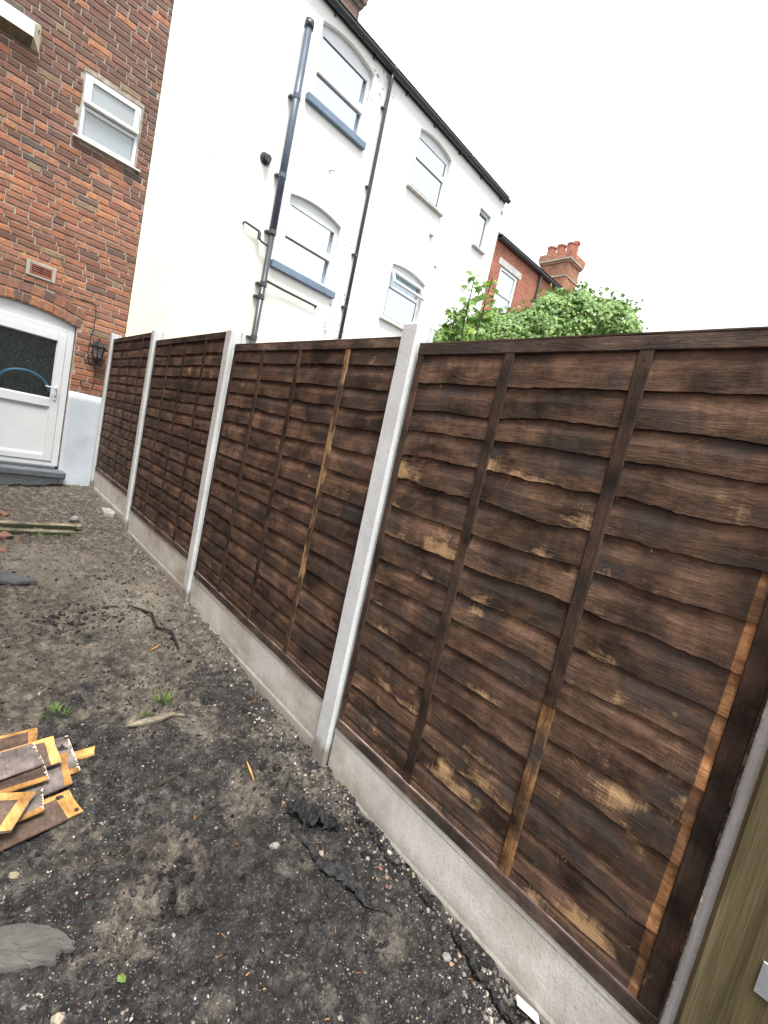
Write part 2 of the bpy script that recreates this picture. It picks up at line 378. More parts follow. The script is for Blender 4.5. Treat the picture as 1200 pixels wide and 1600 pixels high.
t = NT('distant_brickwork', .88, .2); v = t.coord('Object')
bt = t.n.new('ShaderNodeTexBrick'); t.put(bt.inputs['Vector'], t.vmath('ADD', t.node('ShaderNodeCombineXYZ', X=t.math('ADD', t.sep(v, 0), t.sep(v, 1)), Y=t.sep(v, 2), Z=0.), (0, 0, 0)))
for k_, v_ in (('Scale', 1.), ('Brick Width', .235), ('Row Height', .0765), ('Mortar Size', .006), ('Mortar Smooth', .3)): bt.inputs[k_].default_value = v_
bt.inputs['Color1'].default_value = (.30, .105, .065, 1); bt.inputs['Color2'].default_value = (.36, .135, .085, 1); bt.inputs['Mortar'].default_value = (.34, .25, .20, 1)
c = t.mix(1., bt.outputs['Color'], t.ramp(t.noise(v, 4., 5.), (.3, .75), (.7, 1.15)), 'MULTIPLY')
M['far_brick'] = t.done(c, t.bump(t.math('MULTIPLY', bt.outputs['Fac'], -1.), .6, .006))
FARB = M['far_brick']
# soil
t = NT('bare_soil', .9, .3); v = t.coord('Object'); y = t.sep(v, 1); x = t.sep(v, 0)
n1 = t.noise(v, 2.1, 6., .66); n2 = t.noise(v, 19., 6., .72); n3 = t.noise(v, 95., 4., .7)
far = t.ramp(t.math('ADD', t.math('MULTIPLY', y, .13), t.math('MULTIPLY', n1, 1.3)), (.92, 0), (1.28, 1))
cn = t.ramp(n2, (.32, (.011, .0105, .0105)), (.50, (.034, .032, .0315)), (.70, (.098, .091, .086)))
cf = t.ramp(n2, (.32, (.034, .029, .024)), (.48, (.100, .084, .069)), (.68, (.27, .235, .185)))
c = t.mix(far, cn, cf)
def spot(cx, cy, rx, ry):
    d = t.vmath('LENGTH', t.map(v, (1 / rx, 1 / ry, 0), (-cx / rx, -cy / ry, 0)), (0, 0, 0)).node.outputs['Value']
    return t.ramp(t.math('ADD', d, t.math('ADD', t.math('MULTIPLY', t.math('SUBTRACT', n1, .5), 2.6), t.math('MULTIPLY', t.math('SUBTRACT', n2, .5), 3.2))), (.35, 1), (1.15, 0))
sp = t.math('MAXIMUM', spot(-.36, 4.0, .34, .7), spot(-.85, 4.75, .6, .5))
sp = t.math('MAXIMUM', sp, t.math('MULTIPLY', t.ramp(t.noise(v, 3.4, 6., .72), (.54, 0), (.66, 1)), .8))
c = t.mix(t.math('MULTIPLY', sp, .7), c, t.ramp(n2, (.3, (.085, .075, .06)), (.7, (.42, .375, .30))))
c = t.mix(t.ramp(n3, (.56, 0), (.70, .6)), c, (.27, .24, .20))
c = t.mix(t.ramp(n3, (.30, .65), (.44, 0)), c, (.016, .015, .015))
h = t.math('ADD', t.math('MULTIPLY', n2, 1.3), t.math('MULTIPLY', n3, .8))
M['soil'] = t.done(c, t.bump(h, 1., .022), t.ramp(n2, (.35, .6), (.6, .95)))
t = NT('rubble_stone', .8, .3); tint = t.attr('tint'); ge = t.node('ShaderNodeNewGeometry', 'Position'); n = t.noise(ge, 120., 3.)
M['rubble'] = t.done(t.mix(1., tint, t.ramp(n, (.3, .65), (.7, 1.15)), 'MULTIPLY'), t.bump(n, .5, .002))

t = NT('soil_lump', .95, .2); tint = t.attr('tint'); ge = t.node('ShaderNodeNewGeometry', 'Position'); n = t.noise(ge, 160., 4., .7)
M['lump'] = t.done(t.mix(1., tint, t.ramp(n, (.3, .5), (.7, 1.5)), 'MULTIPLY'), t.bump(n, 1., .008))

# ------------------------------------------------------------------ ground
def lattice(ix, iy, seed):
    h = (ix.astype(np.int64) * 374761393 + iy.astype(np.int64) * 668265263 + seed * 974634) & 0xffffffff
    h = ((h ^ (h >> 13)) * 1274126177) & 0xffffffff
    return ((h ^ (h >> 16)) & 0xffff) / 65535.0
def vnoise(x, y, f, seed=0):
    x = np.asarray(x, float) * f; y = np.asarray(y, float) * f
    ix = np.floor(x); iy = np.floor(y); u = x - ix; w = y - iy; u = u * u * (3 - 2 * u); w = w * w * (3 - 2 * w)
    a = lattice(ix, iy, seed); b = lattice(ix + 1, iy, seed); c_ = lattice(ix, iy + 1, seed); d = lattice(ix + 1, iy + 1, seed)
    return (a * (1 - u) + b * u) * (1 - w) + (c_ * (1 - u) + d * u) * w - .5
HOLES = [(-.235, 1.665, .05, .030), (-.68, 1.76, .045, .05), (-.66, 1.60, .05, .06), (-.75, 1.61, .04, .045), (-.60, 1.68, .03, .03), (-.72, 1.69, .05, -.03), (-.715, 3.66, .12, .03), (-.5, 4.45, .1, .02), (-.95, 7.72, .35, .05)]
def gz(x, y):
    x = np.asarray(x, float); y = np.asarray(y, float)
    z = -.15 + .0415 * np.clip(y, -1.5, 8.2)
    msk = np.clip((x + 3.6) / .5, 0, 1) * np.clip((.22 - x) / .1, 0, 1) * np.clip((8.0 - y) / .2, 0, 1) * np.clip((y + 1.2) / .4, 0, 1)
    d = .030 * vnoise(x, y, 1.6, 1) + .020 * vnoise(x, y, 4.3, 2) + .020 * vnoise(x, y, 10, 3) + .028 * vnoise(x, y, 22, 4) + .020 * vnoise(x, y, 50, 5)
    d = d + .014 * np.maximum(0, vnoise(x, y, 31, 6) - .1)
    for hx, hy, r, dp in HOLES: d = d - dp * np.exp(-((x - hx) ** 2 + (y - hy) ** 2) / r ** 2)
    return z + msk * d
def gz1(x, y): return float(gz(np.array([x]), np.array([y]))[0])

xs = np.r_[-160, -80, -40, -20, -12, -8, -6, -4.5, np.arange(-3.6, -1.5, .06), np.arange(-1.5, .07, .0095), np.arange(.07, .6, .05), 1, 2, 4, 7, 12, 20, 40, 80, 160]
ys = np.r_[-160, -80, -40, -20, -10, -6, -4, -2.5, np.arange(-1.5, .6, .08), np.arange(.6, 2.6, .0095), np.arange(2.6, 4.5, .014), np.arange(4.5, 8.1, .022), 8.2, 9, 11, 15, 22, 40, 80, 160]
X, Y = np.meshgrid(xs, ys); Z = gz(X, Y)
nx, ny = len(xs), len(ys); I = np.arange(nx * ny).reshape(ny, nx)
F = np.stack([I[:-1, :-1], I[:-1, 1:], I[1:, 1:], I[1:, :-1]], -1).reshape(-1, 4)
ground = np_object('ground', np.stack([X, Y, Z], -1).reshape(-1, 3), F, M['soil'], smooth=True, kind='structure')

# stones, grit and lumps of soil (uncountable)
bm = bmesh.new(); bmesh.ops.create_icosphere(bm, subdivisions=1, radius=1); ICO_V = np.array([v.co[:] for v in bm.verts]); ICO_F = np.array([[v.index for v in f.verts] for f in bm.faces]); bm.free()
def scatter(name, n, smin, smax, power, palette, weights, flat=.6, sink=.25, mat=None, smooth=False, dens=None, region=(-1.5, .06, .62, 7.7)):
    pts = []; x0, x1, y0, y1 = region
    while len(pts) < n:
        px = rng.uniform(x0, x1, n * 3); py = y0 + (y1 - y0) * rng.uniform(0, 1, n * 3) ** 1.7
        keep = rng.uniform(0, 1, n * 3) < np.clip(.5 + 1.5 * vnoise(px, py, 1.9, 21) + 1.2 * vnoise(px, py, 6, 22) + (.35 if dens is None else dens(px, py)), .04, 1)
        pts += list(zip(px[keep], py[keep]))
    P = np.array(pts[:n]); zz = gz(P[:, 0], P[:, 1])
    s = smin + (smax - smin) * rng.uniform(0, 1, n) ** power
    q = rng.normal(size=(n, 4)); q /= np.linalg.norm(q, axis=1)[:, None]; w, a, b, c_ = q.T
    Rm = np.stack([1 - 2 * (b * b + c_ * c_), 2 * (a * b - c_ * w), 2 * (a * c_ + b * w), 2 * (a * b + c_ * w), 1 - 2 * (a * a + c_ * c_), 2 * (b * c_ - a * w), 2 * (a * c_ - b * w), 2 * (b * c_ + a * w), 1 - 2 * (a * a + b * b)], -1).reshape(n, 3, 3)
    base = ICO_V[None] * (1 + rng.uniform(-.32, .32, (n, len(ICO_V), 1))) * np.stack([np.ones(n), rng.uniform(.55, 1, n), rng.uniform(.4, .8, n)], -1)[:, None]
    V = np.einsum('nij,nkj->nki', Rm, base) * s[:, None, None]; V[:, :, 2] *= flat
    V += np.stack([P[:, 0], P[:, 1], zz - s * sink * flat], -1)[:, None]
    Fo = (ICO_F[None] + (np.arange(n) * len(ICO_V))[:, None, None]).reshape(-1, 3)
    pal = np.array(palette)[rng.choice(len(palette), n, p=np.array(weights) / sum(weights))] * rng.uniform(.7, 1.2, (n, 1))
    return np_object(name, V.reshape(-1, 3), Fo, mat or M['rubble'], tint=np.repeat(pal, len(ICO_V), 0), smooth=smooth, kind='stuff')
PALE = [(.52, .49, .42), (.36, .325, .275), (.24, .22, .195), (.15, .135, .12), (.32, .24, .16), (.20, .09, .06)]
scatter('gravel', 36000, .0014, .0065, 2.8, PALE, [.35, 1.6, 4, 6, .8, .2], sink=.5)
scatter('rubble_stones', 650, .006, .019, 2.8, PALE, [.25, 1.5, 5, 7, .6, .2], flat=.7, sink=.5)
scatter('soil_lumps', 24000, .003, .017, 3.0, [(.036, .034, .033), (.055, .050, .046), (.022, .021, .021), (.10, .088, .072)], [3, 2, 3, .5], flat=.75, sink=.55, smooth=True, mat=M['lump'])
scatter('fence_foot_rubble', 1700, .003, .015, 2.4, PALE, [.5, 1.6, 4, 6, .8, .3], flat=.8, sink=.3, region=(-.14, .03, .7, 7.6), dens=lambda a, b: .5 + (a + .06) * 6)

def clumps(px, py):
    d = np.full(px.shape, -2.)
    for hx, hy, r, dp in HOLES[:8]: d = np.maximum(d, 1.2 - 1.3 * np.hypot(px - hx, py - hy) / (r * 1.7))
    return d
scatter('dug_clods', 420, .007, .026, 1.8, [(.020, .019, .019), (.030, .028, .027), (.045, .041, .038)], [3, 3, 1], flat=.8, sink=.25, smooth=True, mat=M['lump'], dens=clumps, region=(-1.0, 0, 1.3, 4.6))

# ------------------------------------------------------------------ fence
S = 1.93
POST = {1: (1.93, 2.0522, 'pale concrete fence post between the nearest wide panel and the second panel'),
        2: (3.86, 2.1281, 'pale concrete fence post between the second and third panels from the camera'),
        3: (5.79, 2.2308, 'pale concrete fence post between the third panel and the panel by the house'),
        4: (7.70, 2.2877, 'stained concrete fence post against the brick wall beside the lantern'),
        0: (.416, 1.98, 'pale concrete post edge behind the olive timber at the right end')}
def post_mesh(h, below=.25):
    w = .05; c = .007; s0, s1, sdp = .027, .084, .021; D = .11
    pl = [(c, -w), (s0 - .006, -w), (s0, -w + sdp), (s1, -w + sdp), (s1 + .006, -w), (D - c, -w), (D, -w + c), (D, w - c), (D - c, w), (s1 + .006, w), (s1, w - sdp), (s0, w - sdp), (s0 - .006, w), (c, w), (0, w - c), (0, -w + c)]
    mb = MB(); n = len(pl); levels = [-below] + list(np.linspace(0.02, h - .012, 14)) + [h]
    rings = []
    for k, z in enumerate(levels):
        sh = .93 if k == len(levels) - 1 else 1.
        cx = D / 2
        rings.append([(cx + (a - cx) * sh + random.uniform(-.0008, .0008), b * sh + random.uniform(-.0008, .0008), z + (random.uniform(-.002, .002) if k == len(levels) - 1 else 0)) for a, b in pl])
    fs = [(k * n + i, k * n + (i + 1) % n, (k + 1) * n + (i + 1) % n, (k + 1) * n + i) for k in range(len(levels) - 1) for i in range(n)]
    fs += [tuple(range(n))[::-1], tuple(range((len(levels) - 1) * n, len(levels) * n))]
    mb.add([p for r in rings for p in r], fs); return mb
for k, (py, pt, lab) in POST.items():
    g = gz1(-.03, py)
    o = post_mesh(pt - g).build('fence_post', M['post'], loc=(0, py, g))
    tag(o, lab, 'fence post', 'concrete posts of the fence')

LAP1 = [1.80, 1.686, 1.597, 1.486, 1.371, 1.250, 1.130, 1.016, .912, .811, .705, .60, .484, .40, .316, .242]
LAP2 = [1.885, 1.772, 1.672, 1.572, 1.456, 1.340, 1.215, 1.125, 1.020, .895, .786, .685, .583, .488, .385, .31]
def wave(y, ph, rough_amt=1.):
    a = .0045 * math.sin(y * 5.1 + ph * 3) + .003 * math.sin(y * 13.7 + ph * 7)
    a += .010 * float(vnoise(np.array([y]), np.array([ph * 9.7]), 5.5, 31)[0]) + .006 * float(vnoise(np.array([y]), np.array([ph * 5.1]), 19, 32)[0]) + .005 * float(vnoise(np.array([y]), np.array([ph * 3.3]), 70, 33)[0])
    return a * rough_amt
def slat(y0, y1, zb, zt, ph, bare_to=None, amp_=1.):
    """a waney-edged feathered board: lip proud at the bottom, thin at the top"""
    mb = MB(); n = max(16, int((y1 - y0) / .018)); vs = []; amp = random.uniform(.4, 1.5) * amp_; tw = random.uniform(-.003, .003)
    ycols = [y0 + (y1 - y0) * i / n for i in range(n + 1)]
    if bare_to is not None: ycols = sorted(ycols + [bare_to]); n += 1
    for i in range(n + 1):
        y = ycols[i]; w_ = wave(y, ph, amp); bow = tw * math.sin((y - y0) / (y1 - y0) * math.pi * 2 + ph)
        mb.c += [(1., 1., 1.), (.35, .35, .35), (0., 0., 0.), (0., 0., 0.), (1., 1., 1.)]
        lx = .0335 + bow + random.uniform(-.0006, .0006)
        zl = zb + w_
        vs += [(lx, y, zl), (lx + .0012 + random.uniform(-.0008, .0008), y, zl + .003 + (zt - zl) * .42), (.0515 + bow * .3, y, zt), (.0555 + bow * .3, y, zt), (lx + .0135, y, zl + .001)]
    fs = []; ms = []
    for i in range(n):
        a = i * 5; b = a + 5
        for q, (p, r_) in enumerate(((0, 1), (1, 2), (2, 3), (3, 4), (4, 0))):
            fs.append((a + p, a + r_, b + r_, b + p))
            yy = (ycols[i] + ycols[i + 1]) / 2
            ms.append(1 if (bare_to is not None and .50 < yy < bare_to) else 0)
    fs += [(0, 1, 2, 3, 4), tuple(n * 5 + k for k in (4, 3, 2, 1, 0))]; ms += [0, 0]
    mb.add(vs, fs); mb.m = ms; return mb
def board_part(mb, off):
    mb.v = [(a, b - off[1], c_ - off[2]) for a, b, c_ in mb.v]; return mb
def batten_mb(y, w, z0, z1, x0=.0285, x1=.047, taper=0.):
    mb = MB(); n = 12; vs = []
    for i in range(n + 1):
        z = z0 + (z1 - z0) * i / n; j = random.uniform(-.0012, .0012)
        vs += [(x1, y - w / 2 + j, z), (x0 + .003, y - w / 2 + j, z), (x0, y - w / 2 + .003 + j, z), (x0, y + w / 2 - .003 + j, z), (x0 + .003, y + w / 2 + j, z), (x1, y + w / 2 + j, z)]
    fs = [(i * 6 + k, i * 6 + (k + 1) % 6, (i + 1) * 6 + (k + 1) % 6, (i + 1) * 6 + k) for i in range(n) for k in range(6)] + [tuple(range(6))[::-1], tuple(range(n * 6, n * 6 + 6))]
    mb.add(vs, fs); return mb

PANELS = {
    1: dict(y0=.472, y1=1.878, zt=1.963, zb=.152, laps=LAP1, bat=[(1.41, .042, 'batten'), (.948, .042, 'half')], tilt=0, worn=True,
            label='nearest brown waney-lap fence panel with scuffed bare patches'),
    2: dict(y0=1.982, y1=3.808, zt=2.010, zb=.230, laps=None, bat=[(3.345, .04, 'batten'), (2.885, .04, 'batten'), (2.414, .04, 'batten_worn')], tilt=.014, worn=False,
            label='second brown waney-lap fence panel with one streaked pale batten'),
    3: dict(y0=3.912, y1=5.738, zt=2.124, zb=.322, laps=None, bat=[(5.27, .04, 'batten'), (4.845, .04, 'batten'), (4.36, .04, 'batten')], tilt=0, worn=False,
            label='third brown waney-lap fence panel from the camera, dark battens'),
    4: dict(y0=5.842, y1=7.648, zt=2.216, zb=.438, laps=None, bat=[(7.12, .04, 'batten'), (6.68, .04, 'batten'), (6.245, .04, 'batten')], tilt=0, worn=False,
            label='farthest brown waney-lap fence panel, next to the brick wall'),
}
for k, p in PANELS.items():
    y0, y1, zt, zb = p['y0'], p['y1'], p['zt'], p['zb']; ymid = (y0 + y1) / 2; off = (0, ymid, zb)
    root = empty('waney_lap_fence', (0, ymid, zb)); root.rotation_euler = (p['tilt'], 0, 0)
    tag(root, p['label'], 'fence', 'waney-lap fence panels')
    if p['laps']: laps = p['laps']
    else:
        n_l = 16; base = [zt - .145 + .0 - i * (zt - .145 - zb - .085) / (n_l - 1) for i in range(n_l)]
        laps = [b + random.uniform(-.012, .012) for b in base] if k != 2 else [b - .0 for b in LAP2]
    bots = laps + [zb + .035]; tops = [zt - .01] + [l + .022 for l in laps]
    sm = M['slat_worn'] if p['worn'] else M['slat']
    for i, (b, tp) in enumerate(zip(bots, tops)):
        ph = k * 3.3 + i * 1.7
        bt = (.553 + random.uniform(-.004, .004)) if (k == 1 and 5 <= i <= 16) else None
        mb = board_part(slat(y0, y1, b, tp, ph, bt, {1: 1., 2: .8, 3: .55, 4: .5}[k]), off)
        mat1 = M['slat'] if (k == 1 and i < 3) else sm
        mb.build('slat', [mat1, M['bare']], root, smooth=False)
    board_part(MB().cbox(.0275, .047, y0, y1, zt - .048, zt - .004, .003, jit=.0006), off).build('top_rail', M['rail'], root)
    board_part(MB().cbox(.0270, .075, y0, y1, zt - .004 + .0005, zt + .004, .002, jit=.0008), off).build('capping_strip', M['cap'], root)
    board_part(MB().cbox(.0255, .046, y0, y1, zb + .002, zb + .047, .003, jit=.0006), off).build('bottom_rail', M['rail'], root)
    board_part(MB().cbox(.0262, .0455, y0 + .002, y1 - .002, zb + .0473, zb + .0505, .001, jit=.0004), off).build('rail_ledge', M['ledge'], root)
    zhi = zt - .0485; zlo = zb + .051
    for (yy, w, kind) in p['bat']:
        if kind == 'half':
            zc = .80
            board_part(batten_mb(yy, w, zc, zhi), off).build('batten', M['batten'], root)
            o = board_part(batten_mb(yy, w, zlo, zc - .0005), off).build('batten', M['batten_bare'], root); o['label'] = 'worn bare lower length of batten'
        else: board_part(batten_mb(yy, w, zlo, zhi), off).build('batten', M[kind], root)
    if k == 1:
        board_part(batten_mb(.503, .05, zlo, zhi, x0=.028), off).build('batten', M['batten'], root)
        board_part(batten_mb(y1 - .018, .036, zlo, zhi, x0=.030), off).build('batten', M['batten'], root)
    else:
        for yy in (y0 + .02, y1 - .018): board_part(batten_mb(yy, .036, zlo, zhi, x0=.030), off).build('batten', M['batten'], root)
    for yy in np.linspace(y0 + .03, y1 - .03, 5):
        board_part(MB().box(.0565, .075, yy - .02, yy + .02, zb + .005, zt - .006), off).build('rear_batten', M['batten'], root)
    # torn fibres hanging from the rough sawn lips
    V = []; Fs = []
    for _ in range(46 if k < 3 else 26):
        li = random.randrange(len(laps)); yy = random.uniform(y0 + .05, y1 - .05); zz = laps[li] + random.uniform(-.004, .006); L = random.choice([.012, .018, .03, .05]) * random.uniform(.6, 1.2)
        a = random.uniform(-1.1, 1.1); r_ = random.uniform(.0004, .0009); pts = []
        for q in range(4):
            tq = q / 3; pts.append((.0395 - .010 * math.sin(tq * 2) * random.uniform(.5, 1), yy - ymid + math.sin(a) * L * tq + .004 * tq * tq, zz - zb - L * math.cos(a) * tq * (1 - .2 * tq)))
        tb = MB(); tb.tube(pts, [r_, r_, r_ * .8, r_ * .4], 4); b0 = len(V); V += tb.v; Fs += [tuple(i + b0 for i in f) for f in tb.f]
    fm = MB(); fm.v = V; fm.f = Fs; fm.m = [0] * len(Fs); fm.build('torn_fibres', M['bare'] if k == 1 else M['rail'], root, kind='stuff', recalc=False)
    # nail heads on the rails and battens
    for (yy, w, _) in p['bat'][:2] if k <= 2 else []:
        for zz in (zt - .028, zt - .075, (zt + zb) / 2 + .1, zb + .3):
            board_part(MB().cbox(.0270, .0290, yy - .003, yy + .003, zz - .003, zz + .003, .0008), off).build('nail_head', M['seal'], root)

GB = {1: ('pale concrete gravel board under the nearest fence panel',), 2: ('concrete gravel board under the second fence panel',), 3: ('concrete gravel board under the third fence panel',), 4: ('concrete gravel board under the farthest panel by the house',)}
for k, p in PANELS.items():
    y0, y1, zb = p['y0'] - (.0 if k > 1 else .0), p['y1'], p['zb']
    z0 = min(gz1(0, y0), gz1(0, y1)) - .16; n = 60
    mb = MB(); vs = []
    prof = [(.031, z0), (.030, zb - .235), (.0335, zb - .222), (.0335, zb - .03), (.031, zb - .018), (.0315, zb - .004), (.0345, zb), (.074, zb), (.078, zb - .004), (.078, z0)]
    for i in range(n + 1):
        y = y0 + (y1 - y0) * i / n
        vs += [(a + random.uniform(-.0005, .0005), y, c_ + (random.uniform(-.0018, .0010) if c_ > zb - .01 else 0)) for a, c_ in prof]
    q = len(prof); fs = [(i * q + a, i * q + (a + 1) % q, (i + 1) * q + (a + 1) % q, (i + 1) * q + a) for i in range(n) for a in range(q)] + [tuple(range(q))[::-1], tuple(range(n * q, n * q + q))]
    mb.add([(a, b - (y0 + y1) / 2, c_ - z0) for a, b, c_ in vs], fs)
    tag(mb.build('gravel_board', M['gravel_board'], loc=(0, (y0 + y1) / 2, z0)), GB[k][0], 'gravel board', 'concrete gravel boards under the panels')

# olive timber upright in front of the last post, with a metal bracket
g = gz1(-.05, .34)
tp = empty('timber_post', (0, .345, g)); tag(tp, 'olive green treated timber post at the right end of the fence', 'timber post')
MB().cbox(-.040, -.003, -.10, .098, -.2, 2.02 - g, .010, jit=.001).build('upright', M['olive'], tp)
MB().cbox(-.044, -.0405, -.05, -.0035, .50 - g, .575 - g, .001).build('metal_bracket', M['galv'], tp)

# ------------------------------------------------------------------ houses
YW, AW = 7.782, .0523
def fpos(u, o, z): return (u * math.cos(AW) + o * math.sin(AW), YW + u * math.sin(AW) - o * math.cos(AW), z)
def arch_z(op, u):
    ua, ub, za, zs, rise = op; hw = (ub - ua) / 2; return zs + rise * (1 - ((u - (ua + ub) / 2) / hw) ** 2)
def facade(mb, u0, u1, z0, z1, ops, y=0., depth=.1, mi=0, rmi=0):
    us = sorted({u0, u1} | {o[0] for o in ops} | {o[1] for o in ops}); zs = sorted({z0, z1} | {o[2] for o in ops} | {o[3] + o[4] for o in ops})
    for a, b in zip(us, us[1:]):
        for c_, d in zip(zs, zs[1:]):
            um, zm = (a + b) / 2, (c_ + d) / 2
            if any(o[0] < um < o[1] and o[2] < zm < o[3] + o[4] for o in ops): continue
            mb.add([(a, y, c_), (b, y, c_), (b, y, d), (a, y, d)], [(0, 1, 2, 3)], mi)
    for o in ops:
        ua, ub, za, sp_, rise = o; N = 18 if rise else 1
        for i in range(N):
            a = ua + (ub - ua) * i / N; b = ua + (ub - ua) * (i + 1) / N; za_, zb_ = arch_z(o, a), arch_z(o, b); tz = sp_ + rise
            if rise and (tz - za_ > 1e-5 or tz - zb_ > 1e-5): mb.add([(a, y, za_), (b, y, zb_), (b, y, tz), (a, y, tz)], [(0, 1, 2, 3)], mi)
            mb.add([(a, y, za_), (b, y, zb_), (b, y + depth, zb_), (a, y + depth, za_)], [(0, 1, 2, 3)], rmi)
        for uu in (ua, ub): mb.add([(uu, y, za), (uu, y + depth, za), (uu, y + depth, sp_), (uu, y, sp_)], [(0, 1, 2, 3)], rmi)
        mb.add([(ua, y, za), (ub, y, za), (ub, y + depth, za), (ua, y + depth, za)], [(0, 1, 2, 3)], rmi)
    return mb
def shell(mb, u0, u1, z0, z1, y, D, mi=0):
    mb.add([(u0, y, z0), (u0, y + D, z0), (u0, y + D, z1), (u0, y, z1)], [(0, 1, 2, 3)], mi)
    mb.add([(u1, y, z0), (u1, y + D, z0), (u1, y + D, z1), (u1, y, z1)], [(0, 1, 2, 3)], mi)
    mb.add([(u0, y + D, z0), (u1, y + D, z0), (u1, y + D, z1), (u0, y + D, z1)], [(0, 1, 2, 3)], mi)
    return mb

# ---- brick house on the left
BH = empty('brick_house', (0, YW, 0), AW); tag(BH, 'old red brick house wall on the left with white back door and small window', 'house')
DOOR = (-1.60, -.372, .36, 2.235, .10)
WIN1 = (-.618, .012, 4.41, 5.13, 0)
U0, U1, ZT = -4.6, .176, 9.2
mb = MB(); facade(mb, U0, U1, -.4, ZT, [DOOR, WIN1], y=.009, depth=.16); shell(mb, U0, U1, -.4, ZT, .009, 7.)
mb.build('wall', M['mortar'], BH, recalc=False)
mb = MB(); ridge = ZT + 2.6
mb.add([(U0 - .1, -.22, ZT - .08), (U1, -.22, ZT - .08), (U1, 3.5, ridge), (U0 - .1, 3.5, ridge), (U0 - .1, 7.2, ZT - .08), (U1, 7.2, ZT - .08)], [(0, 1, 2, 3), (3, 2, 5, 4), (0, 3, 4), (1, 5, 2)])
mb.build('roof', M['slate'], BH, recalc=False)
ORANGE = [(.40, .15, .075), (.34, .13, .072), (.43, .18, .085), (.28, .11, .07), (.33, .145, .09), (.26, .115, .08), (.36, .155, .09)]
DARK = [(.135, .062, .050), (.175, .078, .060), (.105, .056, .050), (.205, .085, .060), (.15, .082, .066), (.12, .072, .064)]
ODD = [(.25, .18, .10), (.075, .070, .070), (.20, .15, .095), (.095, .08, .072)]
def brick_verts(w, h, j):
    """five-sided brick face with worn arrises; local centre at 0, front at y = 0"""
    c = .007; d = .055
    def r(): return random.uniform(-j, j)
    fr = [(sx * (w / 2 - c) + r(), -.001 + r() * .6, sz * (h / 2 - c) + r()) for sx, sz in ((-1, -1), (1, -1), (1, 1), (-1, 1))]
    ed = [(sx * (w / 2) + r(), .006, sz * (h / 2) + r()) for sx, sz in ((-1, -1), (1, -1), (1, 1), (-1, 1))]
    bk = [(sx * (w / 2), d, sz * (h / 2)) for sx, sz in ((-1, -1), (1, -1), (1, 1), (-1, 1))]
    fs = [(0, 1, 2, 3)] + [(4 + i, 4 + (i + 1) % 4, (i + 1) % 4, i) for i in range(4)] + [(8 + i, 8 + (i + 1) % 4, 4 + (i + 1) % 4, 4 + i) for i in range(4)]
    return fr + ed + bk, fs
def arch_cut(z):
    """door-arch interval to leave out at height z"""
    ua, ub, za, sp_, rise = DOOR; top = .235
    um = (ua + ub) / 2; hw = (ub - ua) / 2
    if z < sp_ - .02: return (ua - .002, ub + .002)
    q = (sp_ + rise + top - z) / (rise + .02)
    if q <= 0: return None
    ex = min(1.0, math.sqrt(min(q, 1.))) * (hw + .045); return (um - ex, um + ex)
VENT = (-.945, -.66, 2.672, 2.838)
bricks = []
zc = -.1; CH = .0765; row = 0
while zc < ZT - .05:
    zm = zc + CH / 2; ex = []
    if zm < 2.70:
        a = arch_cut(zm)
        if a and zm > .30: ex.append(a)
    if WIN1[2] - .045 < zm < WIN1[3] + .02: ex.append((WIN1[0] - .006, WIN1[1] + .006))
    if VENT[2] < zm < VENT[3]: ex.append((VENT[0], VENT[1]))
    if zm < .37: ex.append((U0 - 1, U1 + 1))
    if zm < 1.42: ex.append((DOOR[1], U1 + .01)); ex.append((U0, DOOR[0]))
    u = U0 + random.uniform(0, .2)
    hdr = (row % 4 == 3)
    while u < U1 - .01:
        L = .108 if (random.random() < (.75 if hdr else .16)) else random.uniform(.208, .226)
        a, b = u, min(u + L, U1); u += L + random.uniform(.009, .014)
        segs = [(a, b)]
        for e0, e1 in ex:
            ns = []
            for s0, s1 in segs:
                if e1 <= s0 or e0 >= s1: ns.append((s0, s1)); continue
                if s0 < e0 - .008: ns.append((s0, e0 - .008))
                if s1 > e1 + .008: ns.append((e1 + .008, s1))
            segs = ns
        for s0, s1 in segs:
            if s1 - s0 > .028: bricks.append(((s0 + s1) / 2, zm + random.uniform(-.003, .003), s1 - s0, CH - random.uniform(.0095, .0145)))
    zc += CH; row += 1
def brick_col(u, z):
    tt = max(0., min(1., (z - 3.5) / 1.4)) + random.uniform(-.25, .25) + .35 * float(vnoise(np.array([u]), np.array([z]), 1.3, 44)[0])
    if random.random() < .075: return 'odd'
    return 'dark' if random.random() < .07 + .84 * tt else 'orange'
VAR = {}
for nm, pal in (('orange', ORANGE), ('dark', DARK), ('odd', ODD)):
    VAR[nm] = []
    for k in range(14 if nm != 'odd' else 8):
        vs_, fs_ = brick_verts(.215, .0645, .0034); b_ = MB(); kk = random.uniform(.82, 1.15); b_.col = tuple(q * kk for q in pal[k % len(pal)]); b_.add(vs_, fs_)
        VAR[nm].append(b_.mesh('brick', M['brick'], recalc=False))
def seen_size(b):
    x_, y_, d = pix(fpos(b[0], 0, b[1]))
    return b[2] / d if (d > 0 and -25 < x_ < 1200 and -15 < y_ < 1600) else 0
bricks.sort(key=seen_size, reverse=True)
near = [b for b in bricks[:2000] if seen_size(b) > 0][:270]; nearset = {id(b) for b in near}
def brick_obj(u, z, w, h, nm, ry=0., yoff=0.):
    o = bpy.data.objects.new('brick', random.choice(VAR[nm])); COL.objects.link(o); o.parent = BH
    o.location = (u, random.uniform(-.002, .002) + yoff, z); o.scale = (w / .215 * random.choice((-1, 1)) if False else w / .215, 1, h / .0645); o.rotation_euler = (0, ry + random.uniform(-.006, .006), random.uniform(-.006, .006)); return o
for b in near: brick_obj(*b, brick_col(b[0], b[1]))
rest = MB()
